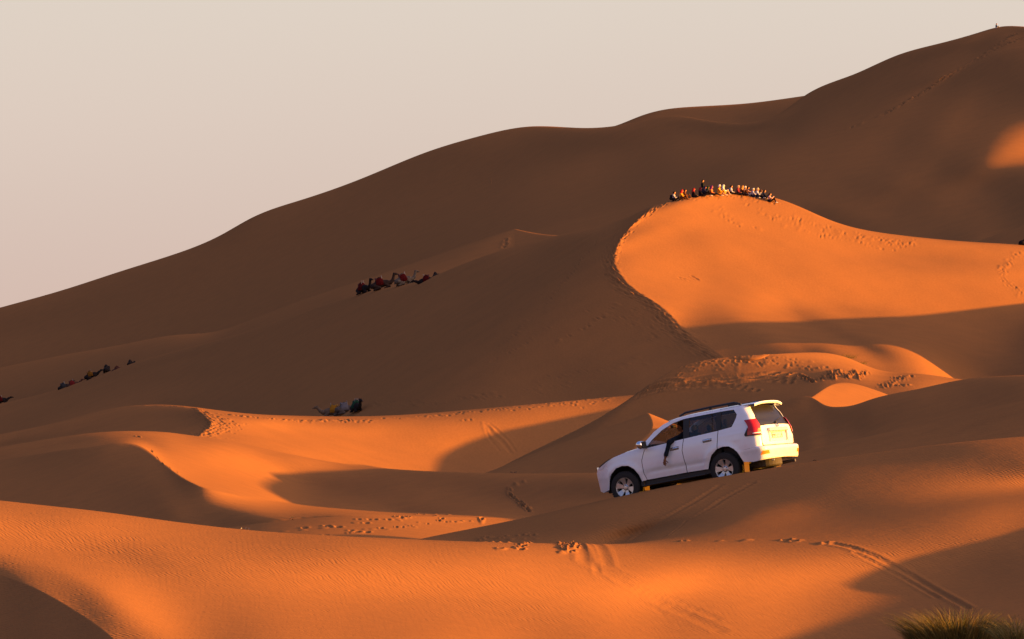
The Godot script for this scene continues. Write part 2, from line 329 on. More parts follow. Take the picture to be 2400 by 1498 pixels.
func net_cone() -> Dune:
	return make_dune("cone_dune", [0.0, 111.4, 155.6, 180.6, 205.6, 230.6, 280.6], [0.0, 300.0, 440.0, 560.0, 700.0, 820.0, 880.0, 980.0, 1100.0, 1300.0], [4, 15, 9, 9, 4, 4], [100, 47, 40, 47, 40, 20, 34, 40, 67], [], [5], [
		[-10.63, -1.7, -234.17, -4.31, -1.72, -237.05, -1.94, -1.72, -236.76, 0, -1.71, -235.94, 2.34, -1.7, -234.6, 4.24, -1.69, -233.46, 7.62, -1.69, -233.19, 10.14, -1.69, -232.73, 12.66, -1.69, -232.31, 16.8, -1.68, -231.29],
		[-11.29, -1.13, -248.72, -4.78, 0.48, -263.24, -1.92, 1.08, -263.47, 0.24, 1.05, -258.96, 3.22, 1.02, -253.45, 5.44, 0.99, -249.55, 8.1, 0.97, -247.68, 10.79, 0.95, -247.52, 13.34, 0.92, -244.63, 17.34, 0.87, -238.54],
		[-11.71, -0.7, -257.74, -4.85, 0.73, -266.9, -1.83, 1.46, -267.83, 0.49, 2.2, -268.93, 3.86, 2.9, -265.79, 6.89, 3.21, -259.78, 8.57, 2.81, -258.3, 11.22, 2.34, -257.19, 13.82, 1.61, -253.49, 18.52, 0.46, -254.79],
		[-11.99, -0.6, -264.07, -4.91, 0.83, -270.18, -1.73, 1.65, -271.7, 1, 2.69, -274.2, 4.59, 3.71, -272.7, 8.04, 4.32, -268.97, 9.04, 3.93, -267.35, 11.47, 2.99, -263.05, 14.11, 2, -258.73, 19.28, 0.6, -265.28],
		[-12.33, -0.49, -271.38, -5, 0.95, -275.3, -1.51, 1.81, -277.31, 1.52, 3.07, -279.54, 5.1, 4.33, -280.3, 8.19, 5.39, -281.42, 9.54, 4.67, -276.18, 11.71, 3.41, -268.49, 14.56, 2.18, -267.01, 20.29, 0.76, -279.15],
		[-12.96, -0.78, -285.44, -5.27, 0.74, -289.87, -1.6, 1.65, -293.05, 1.61, 2.98, -295.88, 5.43, 4.34, -298.82, 8.76, 5.5, -301.3, 10.16, 4.71, -294.11, 12.47, 3.37, -285.82, 15.54, 2.07, -285.06, 21.44, 0.54, -295.05],
		[-14.05, -2.25, -309.36, -5.65, -0.62, -310.86, -1.71, 0.34, -312.81, 1.72, 1.74, -314.72, 5.77, 3.17, -317.3, 9.28, 4.38, -319.18, 10.97, 3.64, -317.69, 13.77, 2.29, -315.62, 17.21, 0.86, -315.67, 23.45, -0.88, -322.74]])


func net_scoop() -> Dune:
	return make_dune("lit_hollow_dune", [0.0, 85.5, 110.5, 135.5, 160.5, 214.5], [0.0, 70.0, 105.0, 150.0, 190.0, 230.0, 280.0, 350.0, 450.0], [4, 9, 9, 4, 4], [24, 12, 15, 14, 14, 17, 24, 34], [], [], [
		[10.9, 2.18, -199.95, 12.04, 2.15, -197.75, 12.8, 2.18, -199.85, 13.78, 2.2, -202.18, 14.67, 2.23, -204.27, 15.6, 2.25, -206.83, 16.8, 2.29, -210.08, 18.36, 2.32, -212.65, 20.2, 2.31, -211.67],
		[10.79, 3.23, -197.84, 13.02, 4.05, -213.77, 14, 4.27, -218.38, 15.15, 4.34, -222.13, 16.16, 4.39, -225.03, 17.18, 4.45, -227.64, 18.43, 4.5, -230.36, 20.11, 4.35, -232.82, 22.07, 3.78, -231.29],
		[10.94, 3.37, -200.59, 13.21, 4.33, -216.87, 14.27, 4.69, -222.69, 15.58, 5.1, -228.48, 16.66, 5.31, -231.89, 17.6, 5.24, -233.25, 18.72, 4.99, -233.92, 20.26, 4.62, -234.57, 22.37, 4, -234.4],
		[11.18, 3.54, -204.91, 13.36, 4.58, -219.32, 14.52, 5.15, -226.57, 15.97, 5.89, -234.12, 17.1, 6.07, -238.06, 18.09, 5.92, -239.75, 19.17, 5.53, -239.55, 20.58, 4.87, -238.24, 22.87, 4.13, -239.6],
		[12.36, 3.79, -226.7, 13.55, 4.53, -222.52, 14.76, 5.1, -230.29, 16.18, 5.84, -237.29, 17.74, 6.17, -246.96, 18.88, 6.04, -250.18, 19.96, 5.62, -249.45, 21.45, 4.94, -248.33, 23.8, 4.17, -249.34],
		[15.4, 3.33, -282.35, 17.12, 4.34, -281.11, 17.96, 4.84, -280.21, 19.09, 5.52, -279.96, 20.09, 5.61, -279.67, 21.11, 5.38, -279.71, 22.38, 4.93, -279.76, 24.15, 4.19, -279.72, 26.7, 3.3, -279.76]])


func net_right() -> Dune:
	return make_dune("right_dune", [0.0, 147.2, 216.8, 286.4, 311.4, 367.4], [0.0, 250.0, 400.0, 535.0, 580.0, 605.0, 630.0, 665.0, 700.0, 740.0, 780.0, 850.0, 950.0, 1100.0, 1350.0, 1700.0], [4, 24, 24, 4, 4], [84, 50, 45, 15, 9, 9, 12, 12, 14, 14, 24, 34, 50, 84, 20], [], [], [
		[1.45, -1.16, -160.03, 5.09, -1.04, -160.29, 7.28, -0.96, -160.25, 9.23, -0.89, -160.04, 9.88, -0.86, -159.98, 10.24, -0.85, -159.94, 10.6, -0.84, -159.91, 11.11, -0.82, -159.85, 11.61, -0.8, -159.79, 12.18, -0.78, -159.7, 12.76, -0.76, -159.6, 13.76, -0.72, -159.43, 15.18, -0.67, -159.19, 17.32, -0.59, -158.95, 20.83, -0.46, -158.19, 25.84, -0.29, -158.05],
		[1.5, -0.75, -164.65, 5.36, 0.11, -168.46, 7.87, 0.63, -173.24, 10, 1.08, -173.32, 10.64, 1.22, -172.16, 10.98, 1.3, -171.46, 11.33, 1.36, -170.76, 11.81, 1.45, -169.82, 12.29, 1.53, -169.03, 12.85, 1.62, -168.29, 13.41, 1.71, -167.64, 14.38, 1.84, -166.61, 15.76, 2.02, -165.15, 17.73, 2.21, -162.55, 20.95, 2.43, -158.96, 26.73, 2.82, -163.37],
		[1.6, -0.48, -175.71, 5.68, 0.87, -178.55, 8.4, 1.81, -184.98, 10.76, 2.61, -186.47, 11.48, 2.77, -185.8, 11.85, 2.78, -184.97, 12.19, 2.67, -183.7, 12.67, 2.65, -182.27, 13.18, 2.72, -181.3, 13.76, 2.86, -180.16, 14.33, 2.98, -179.12, 15.34, 3.14, -177.62, 16.78, 3.38, -175.77, 18.76, 3.52, -171.93, 22.3, 3.79, -169.16, 28.54, 4.28, -174.41],
		[1.73, -0.17, -190.12, 6.07, 1.73, -190.84, 8.76, 3.06, -192.77, 11.09, 4.17, -192.03, 11.81, 4.34, -190.95, 12.19, 4.28, -190.23, 12.54, 3.99, -189.01, 13.07, 3.86, -187.91, 13.64, 3.92, -187.55, 14.35, 4.15, -187.9, 15.08, 4.35, -188.47, 16.3, 4.59, -188.7, 18.04, 4.96, -188.94, 19.99, 5.01, -183.18, 24.42, 5.47, -185.17, 30.83, 5.99, -188.31],
		[1.79, -0.43, -197.25, 6.28, 1.54, -197.44, 8.98, 2.89, -197.51, 11.26, 3.99, -195.08, 11.91, 4.13, -192.58, 12.25, 4.06, -191.1, 12.6, 3.77, -189.91, 13.18, 3.65, -189.53, 13.85, 3.73, -190.4, 14.66, 3.99, -191.91, 15.47, 4.21, -193.32, 16.84, 4.5, -194.92, 18.68, 4.89, -195.64, 20.83, 4.98, -190.89, 25.57, 5.48, -193.9, 32.11, 5.99, -196.16],
		[2, -1.6, -220.3, 6.97, 0.6, -219.07, 9.73, 2.04, -214.14, 11.93, 3.17, -206.71, 12.71, 3.37, -205.68, 13.16, 3.32, -205.43, 13.63, 3.03, -205.4, 14.31, 2.92, -205.76, 15.03, 3, -206.67, 15.9, 3.27, -208.31, 16.82, 3.51, -210.29, 18.48, 3.85, -214, 20.72, 4.32, -217.08, 23.56, 4.53, -215.96, 28.97, 5.09, -219.7, 35.95, 5.59, -219.62]])


func net_band() -> Dune:
	return make_dune("low_dune_band", [0.0, 129.2, 170.5, 203.5, 228.5, 338.5], [0.0, 200.0, 380.0, 500.0, 600.0, 700.0, 800.0, 900.0, 1100.0, 1500.0], [4, 14, 12, 4, 4], [67, 60, 40, 34, 34, 34, 34, 67, 23], [], [], [
		[3.18, -0.53, -116.75, 5.28, -0.42, -116.34, 7.15, -0.31, -115.75, 8.37, -0.24, -115.24, 9.38, -0.19, -114.77, 10.38, -0.13, -114.28, 11.37, -0.08, -113.77, 12.35, -0.02, -113.27, 14.29, 0.09, -112.35, 18.27, 0.3, -111.73],
		[3.35, 0.14, -122.86, 5.58, 0.52, -122.88, 7.54, 0.83, -122.07, 8.81, 1.03, -121.25, 9.86, 1.18, -120.54, 10.89, 1.33, -119.8, 11.9, 1.47, -119.06, 12.9, 1.61, -118.31, 14.88, 1.88, -116.92, 19.12, 2.41, -116.87],
		[3.45, 0.32, -126.68, 5.74, 0.78, -126.41, 7.76, 1.15, -125.61, 9.08, 1.41, -124.92, 10.17, 1.61, -124.31, 11.24, 1.8, -123.68, 12.3, 2.02, -123.05, 13.35, 2.24, -122.42, 15.44, 2.67, -121.27, 19.78, 3.43, -120.84],
		[3.58, 0.48, -131.41, 5.93, 1.01, -130.44, 7.99, 1.42, -129.24, 9.33, 1.73, -128.35, 10.44, 1.98, -127.61, 11.53, 2.21, -126.89, 12.62, 2.49, -126.21, 13.7, 2.77, -125.59, 15.86, 3.34, -124.57, 20.28, 4.28, -123.84],
		[3.66, 0.24, -134.26, 6.05, 0.79, -133.13, 8.15, 1.21, -131.97, 9.54, 1.53, -131.16, 10.67, 1.78, -130.49, 11.8, 2.02, -129.85, 12.92, 2.31, -129.24, 14.04, 2.61, -128.69, 16.27, 3.19, -127.81, 20.76, 4.15, -126.83],
		[3.87, -1.16, -142.06, 6.41, -0.58, -141.13, 8.67, -0.11, -140.4, 10.17, 0.24, -139.95, 11.41, 0.51, -139.6, 12.65, 0.78, -139.25, 13.88, 1.09, -138.91, 15.11, 1.42, -138.56, 17.54, 2.07, -137.84, 22.26, 3.09, -136.02]])


func net_peak() -> Dune:
	return make_dune("peaked_dune", [0.0, 130.0, 184.0, 219.6, 249.7, 278.5, 308.7, 334.5, 361.3, 391.6, 418.2, 443.2, 484.2], [0.0, 600.0, 1000.0, 1150.0, 1300.0, 1500.0, 1700.0, 1850.0, 2030.0, 2200.0, 2340.0, 2450.0, 2530.0, 2640.0, 2740.0, 2830.0, 2950.0, 3100.0, 3250.0, 3400.0, 3550.0, 3720.0, 3900.0, 4250.0], [4, 21, 14, 12, 12, 12, 10, 11, 12, 11, 4, 4], [39, 154, 58, 58, 77, 77, 58, 70, 66, 54, 43, 31, 43, 39, 35, 47, 58, 58, 58, 58, 11, 12, 23], [1], [12], [
		[-122.8, -7.81, -614.78, -82.33, -3.6, -566.59, -58.25, -0.49, -534.37, -49.54, 1.25, -519.34, -41.24, 2.29, -504.37, -31.15, 2.22, -489.74, -21.59, 2.16, -475.2, -14.76, 2.11, -464.31, -3.61, 2.34, -451.42, 6.37, 2.87, -439.06, 13.9, 3.03, -420.92, 19.34, 2.91, -406.63, 23.04, 2.7, -396.25, 25.56, 5.03, -395.66, 27.84, 5.2, -395.21, 29.9, 5.3, -394.82, 32.63, 5.36, -394.32, 36.16, 5.21, -395.1, 39.77, 4.66, -396.61, 43.42, 4.34, -398.14, 49.14, 7.27, -400.42, 55.7, 13.94, -402.88, 62.74, 18.07, -405.59, 76.22, 12.63, -408.82],
		[-108.42, -0.49, -542.51, -71.58, 2.68, -492.4, -61.55, 6.15, -564.39, -49.62, 7.39, -519.94, -42.64, 8.52, -521.21, -31.05, 7.98, -488.06, -20.49, 7.37, -450.89, -13.71, 7.04, -430.85, -3.32, 7.04, -414.72, 5.94, 7.51, -409.4, 13.28, 7.64, -402.16, 18.95, 7.55, -398.14, 23.02, 7.37, -395.6, 25.84, 9.81, -399.73, 28.07, 9.94, -398.3, 30.13, 10.04, -397.76, 32.76, 10.06, -395.81, 36.45, 9.96, -398.16, 40.74, 9.57, -406.04, 43.77, 9.11, -401.15, 49.54, 12.1, -403.52, 58.46, 19.62, -422.59, 62.84, 22.9, -406.05, 81.44, 18.66, -436.59],
		[-113.24, 0.06, -566.65, -80.69, 3.64, -555.03, -62.42, 6.9, -572.35, -52.02, 8.38, -545.08, -43.62, 9.5, -533.18, -31.6, 9.12, -496.65, -20.88, 8.73, -459.39, -13.92, 8.53, -437.54, -4.91, 9.53, -423.45, 3.15, 11.04, -420.13, 9.68, 12.08, -416.72, 14.74, 12.67, -414.18, 18.34, 12.9, -411.49, 21.89, 14.63, -415.05, 24.92, 14.45, -414.21, 27.53, 14.03, -411.86, 30.91, 13.21, -408.13, 35.24, 12.37, -405.68, 40.54, 11.63, -413.72, 44.63, 10.76, -409.02, 50.14, 13.22, -408.34, 58.51, 19.53, -423.01, 63.98, 22.55, -413.39, 81.69, 17.9, -437.96],
		[-121.93, 0.68, -610.07, -86.55, 4.56, -595.3, -64.33, 7.79, -589.88, -52.97, 9.18, -554.98, -44.51, 10.49, -544.03, -32.19, 10.31, -505.78, -21.3, 10.15, -468.49, -14.18, 10.09, -445.62, -5.93, 11.48, -430.81, 1.4, 13.3, -426.36, 7.35, 14.62, -424.52, 12, 15.42, -423.01, 15.34, 15.78, -421.46, 19.53, 17.43, -428.28, 23.26, 17.33, -431.04, 26.53, 16.85, -431.45, 30.14, 15.45, -421.39, 34.87, 14.24, -414.79, 40.68, 13.4, -421.1, 45.54, 12.47, -417.29, 50.81, 14.38, -413.79, 58.87, 19.53, -425.59, 65.37, 22.26, -422.47, 82.28, 17.22, -441.19],
		[-131.44, 1.39, -657.63, -92.08, 5.56, -633.32, -67.94, 8.94, -622.88, -54.95, 10.2, -575.66, -45.36, 11.5, -554.43, -32.76, 11.54, -514.77, -21.74, 11.63, -478.1, -14.49, 11.75, -455.17, -6.52, 13.34, -438.99, 0.51, 15.22, -431.8, 6.17, 16.57, -429.25, 10.59, 17.4, -427.82, 13.78, 17.76, -426.55, 18.33, 19.46, -436.14, 22.28, 19.37, -438.12, 25.85, 18.89, -439.53, 30.34, 17.57, -437.04, 35.76, 16.31, -432.6, 41.54, 15.29, -433.13, 47.12, 14.45, -431.67, 51.55, 15.61, -419.75, 59.79, 19.79, -432.26, 66.77, 22.03, -431.54, 83.42, 16.72, -447.3],
		[-141.22, 2.21, -706.56, -96.58, 6.57, -664.22, -69.8, 9.92, -639.94, -57.25, 11.32, -599.76, -46.62, 12.65, -569.75, -33.43, 12.83, -525.19, -22.2, 13.17, -488.2, -14.83, 13.49, -465.87, -7.41, 15.37, -451.3, -0.83, 17.24, -440.64, 4.4, 18.52, -435.37, 8.46, 19.3, -433.06, 11.39, 19.62, -431.54, 16.22, 21.22, -439.87, 20.49, 21.19, -441.79, 24.31, 20.65, -442.38, 29.34, 19.27, -442.15, 35.64, 18.12, -442.01, 42.02, 17.15, -442.74, 48.18, 16.36, -441.3, 53.39, 17.28, -434.67, 60.72, 20.2, -438.96, 67.35, 21.73, -435.25, 83.74, 16.28, -449.05],
		[-150.6, 3.12, -753.47, -100.38, 7.59, -690.35, -71.28, 10.88, -653.48, -59, 12.39, -618.13, -48.04, 13.89, -587.08, -34.21, 14.21, -537.39, -22.7, 14.79, -499.13, -15.19, 15.32, -477.02, -8.16, 17.69, -467.66, -1.75, 19.73, -456.12, 3.28, 20.84, -445.04, 7.11, 21.52, -439.69, 9.87, 21.79, -437.18, 14.87, 23.19, -443.34, 19.36, 23.19, -445.18, 23.38, 22.6, -445.82, 28.66, 21, -444.99, 35.36, 19.8, -445.78, 42.12, 18.87, -446.85, 48.89, 18.21, -447.81, 55.16, 18.99, -449.04, 62.01, 20.74, -448.26, 68.91, 21.74, -445.4, 83.51, 15.74, -447.85],
		[-158.01, 4.07, -790.49, -103.7, 8.63, -713.14, -72.68, 11.86, -666.29, -60.54, 13.45, -634.23, -49.39, 15.16, -603.48, -35.05, 15.68, -550.52, -23.25, 16.51, -511.19, -15.56, 17.24, -488.73, -8.46, 19.85, -480.48, -1.97, 22.07, -472.3, 3.16, 22.91, -457.04, 6.95, 23.18, -445.36, 9.67, 23.26, -440.97, 14.71, 24.62, -445.95, 19.26, 24.72, -447.77, 23.35, 24.17, -448.67, 28.68, 22.47, -447.61, 35.48, 21.29, -448.53, 42.35, 20.49, -449.79, 49.28, 19.97, -451.27, 55.74, 20.41, -453.72, 62.21, 21.12, -449.73, 69.45, 21.7, -448.89, 83.53, 15.54, -447.97],
		[-164.01, 5.05, -820.49, -106.85, 9.71, -734.76, -74.31, 12.91, -681.2, -62.08, 14.55, -650.32, -50.7, 16.48, -619.55, -35.95, 17.22, -564.75, -23.86, 18.34, -524.59, -15.98, 19.29, -501.99, -8.56, 22.03, -492.26, -1.81, 24.24, -483.71, 3.53, 25.13, -471.48, 7.4, 24.91, -452.95, 10.1, 24.63, -443.85, 15.12, 26, -448.6, 19.69, 26.26, -451.22, 23.79, 25.76, -452.33, 29.1, 23.98, -451.11, 35.88, 22.82, -451.9, 42.71, 22.12, -452.83, 49.7, 21.77, -455.09, 56.21, 21.98, -457.54, 62.9, 22.22, -454.69, 71.41, 22.88, -461.5, 83.5, 16.08, -447.76],
		[-168.64, 6.04, -843.61, -109.93, 10.83, -755.93, -76.23, 14.05, -698.74, -63.79, 15.73, -668.15, -52.08, 17.85, -636.27, -37.05, 18.92, -581.91, -24.55, 20.3, -539.7, -16.46, 21.49, -516.85, -8.46, 24.54, -507.17, -1.17, 26.9, -498.76, 4.65, 28.07, -491.62, 8.79, 27.55, -468.97, 11.43, 26.5, -448.19, 16.32, 27.79, -452.31, 20.83, 28.17, -455.69, 24.85, 27.67, -456.95, 30.06, 25.75, -455.97, 36.72, 24.55, -456.99, 43.37, 23.92, -457.56, 50.18, 23.63, -459.41, 56.89, 23.74, -462.97, 63.74, 23.63, -460.7, 73.77, 24.57, -476.75, 86.31, 17.52, -462.79],
		[-172.93, 7.07, -865.03, -113.08, 12.01, -777.52, -78.39, 15.27, -718.53, -65.61, 16.98, -687.24, -53.75, 19.39, -656.66, -38.29, 20.77, -601.39, -25.39, 22.48, -558.14, -17, 23.88, -533.84, -7.95, 24.72, -513.84, 0, 26.57, -507.94, 6.42, 28.16, -503.38, 11.01, 29.14, -483.77, 13.67, 28.85, -454.87, 18.34, 29.95, -457.71, 22.71, 30.43, -461.85, 26.52, 29.82, -462.16, 31.45, 27.66, -460.6, 37.8, 26.35, -461.27, 44.31, 25.85, -463.56, 51.17, 25.78, -468.37, 58.08, 25.75, -472.59, 65.09, 25.26, -470.44, 76.34, 26.38, -493.28, 91.25, 19.48, -489.26],
		[-178.2, 6.56, -891.42, -117.48, 11.81, -807.83, -81.16, 15.21, -743.98, -68.36, 17.11, -716, -56.01, 19.64, -684.33, -39.46, 20.9, -619.81, -25.55, 22.16, -561.7, -17.17, 23.68, -539.2, -8.17, 24.98, -528.35, 0, 26.72, -518.99, 6.53, 28.25, -512.53, 11.18, 29.18, -491.17, 14.19, 29.55, -472.1, 18.6, 29.98, -464.08, 22.95, 30.37, -466.71, 26.77, 29.72, -466.62, 31.82, 27.6, -466.02, 38.73, 26.62, -472.65, 45.74, 26.29, -478.47, 52.62, 26.11, -481.68, 59.21, 25.99, -481.79, 65.18, 25.15, -471.07, 73.69, 25.08, -476.2, 83.06, 17.45, -445.36],
		[-195.41, 3.55, -977.66, -130.14, 9.75, -895.03, -90.44, 13.86, -829.09, -76.16, 16.09, -797.89, -62.24, 18.99, -760.57, -43.59, 20.53, -684.72, -27.36, 21.49, -601.64, -18.06, 22.79, -567.11, -8.6, 24.21, -555.85, 0, 26.14, -547.55, 6.9, 27.82, -541.44, 12.26, 29.98, -538.55, 16.13, 31.6, -536.88, 20.75, 31.52, -517.88, 25.04, 31.23, -509.25, 29.25, 30.57, -509.9, 35.27, 28.66, -516.58, 43.2, 27.72, -527.35, 51.16, 27.41, -535.35, 58.81, 27.18, -538.47, 65.59, 26.8, -533.81, 72.36, 25.97, -523.07, 78.68, 24.88, -508.53, 90.5, 17.2, -485.3]])


func net_saddle() -> Dune:
	return make_dune("saddle_dune", [0.0, 93.2, 129.3, 154.3, 179.3, 231.3], [0.0, 500.0, 900.0, 1050.0, 1200.0, 1320.0, 1400.0, 1500.0, 1600.0, 1750.0, 1900.0, 2020.0, 2105.0, 2160.0, 2250.0, 2350.0, 2500.0], [4, 13, 9, 4, 4], [28, 134, 50, 50, 40, 27, 34, 34, 50, 50, 40, 29, 19, 30, 34, 50], [], [12], [
		[-145.2, -0.47, -761.16, -100.78, 3.78, -693.24, -69.12, 7.14, -633.8, -58.41, 9, -612.02, -48.31, 11.52, -590.51, -40.5, 12.76, -571.04, -35.45, 13.66, -556.95, -29.47, 14.97, -540.13, -23.93, 15.92, -526.16, -16.38, 17.87, -514.6, -9.32, 19.22, -512.29, -3.73, 20.64, -512.4, 0.23, 21.76, -513.16, 2.79, 22.34, -510.64, 6.91, 23.43, -506.56, 11.42, 25.2, -501.89, 17.98, 27.75, -493.86],
		[-171.77, 7.21, -900.18, -120.76, 11.69, -830.4, -83.15, 15.16, -762.24, -69.72, 17.05, -730.32, -57.21, 19.68, -699.03, -47.01, 20.53, -662.62, -40.45, 21.07, -635.26, -33.08, 22.03, -605.98, -26.33, 22.52, -578.76, -17.71, 24.11, -556, -10.05, 25.49, -552.18, -4.04, 27.16, -555.03, 0.25, 28.5, -558.08, 3.02, 28.99, -553.15, 7.46, 30, -546.32, 12.32, 31.86, -541.26, 19.37, 33, -531.73],
		[-177.73, 11.97, -931.2, -125.2, 16.22, -860.8, -86.86, 19.89, -796.02, -73.5, 21.62, -769.75, -60.6, 23.51, -740.33, -50.18, 24.14, -707.21, -43.42, 24.23, -681.85, -35.41, 25.06, -648.66, -28.04, 25.67, -616.39, -18.68, 27.08, -586.54, -10.49, 28.71, -576.2, -4.2, 30.65, -577.41, 0.26, 32.23, -581.59, 3.13, 31.88, -573.2, 7.61, 31.58, -557.01, 12.64, 32.59, -555.31, 20.31, 33.41, -557.68],
		[-187.12, 16.03, -980.26, -132.51, 20.28, -910.94, -92.44, 24.32, -847.09, -78.22, 25.76, -819.02, -64.49, 26.78, -787.71, -53.97, 27.31, -760.66, -47.12, 27.04, -739.94, -38.61, 27.97, -707.38, -30.47, 28.8, -669.65, -19.99, 29.86, -627.52, -11.05, 31.62, -606.75, -4.35, 33.36, -597.27, 0.27, 34.93, -598.01, 3.2, 33.64, -585.29, 7.81, 32.65, -571.55, 13.22, 33.19, -580.95, 21.85, 33.84, -599.94],
		[-194.72, 15.94, -1020.13, -138.44, 20.49, -951.69, -97.01, 24.88, -888.95, -82.25, 26.47, -861.25, -67.94, 27.61, -829.95, -56.89, 28.2, -801.76, -49.73, 27.97, -781, -40.83, 29.04, -748.05, -32.29, 30.01, -709.81, -21.15, 31.12, -664.15, -11.56, 32.63, -635.15, -4.46, 33.78, -612.83, 0.27, 34.51, -598.37, 3.22, 33.5, -590.31, 8.01, 33.1, -586.82, 13.53, 33.53, -594.47, 22.55, 34.48, -619.32],
		[-210.01, 11.99, -1100.4, -151.09, 17.46, -1038.87, -107.14, 22.84, -981.99, -90.97, 24.77, -952.74, -75.07, 26.17, -917.15, -62.76, 26.93, -884.72, -54.86, 26.78, -861.67, -45.15, 28.2, -827.23, -35.85, 29.59, -788.21, -23.5, 31.09, -737.99, -12.67, 32.46, -695.98, -4.84, 33.48, -664.57, 0.3, 34.41, -650.14, 3.56, 33.89, -651.59, 8.93, 33.78, -653.86, 14.97, 33.98, -657.81, 24.34, 34.04, -668.42]])


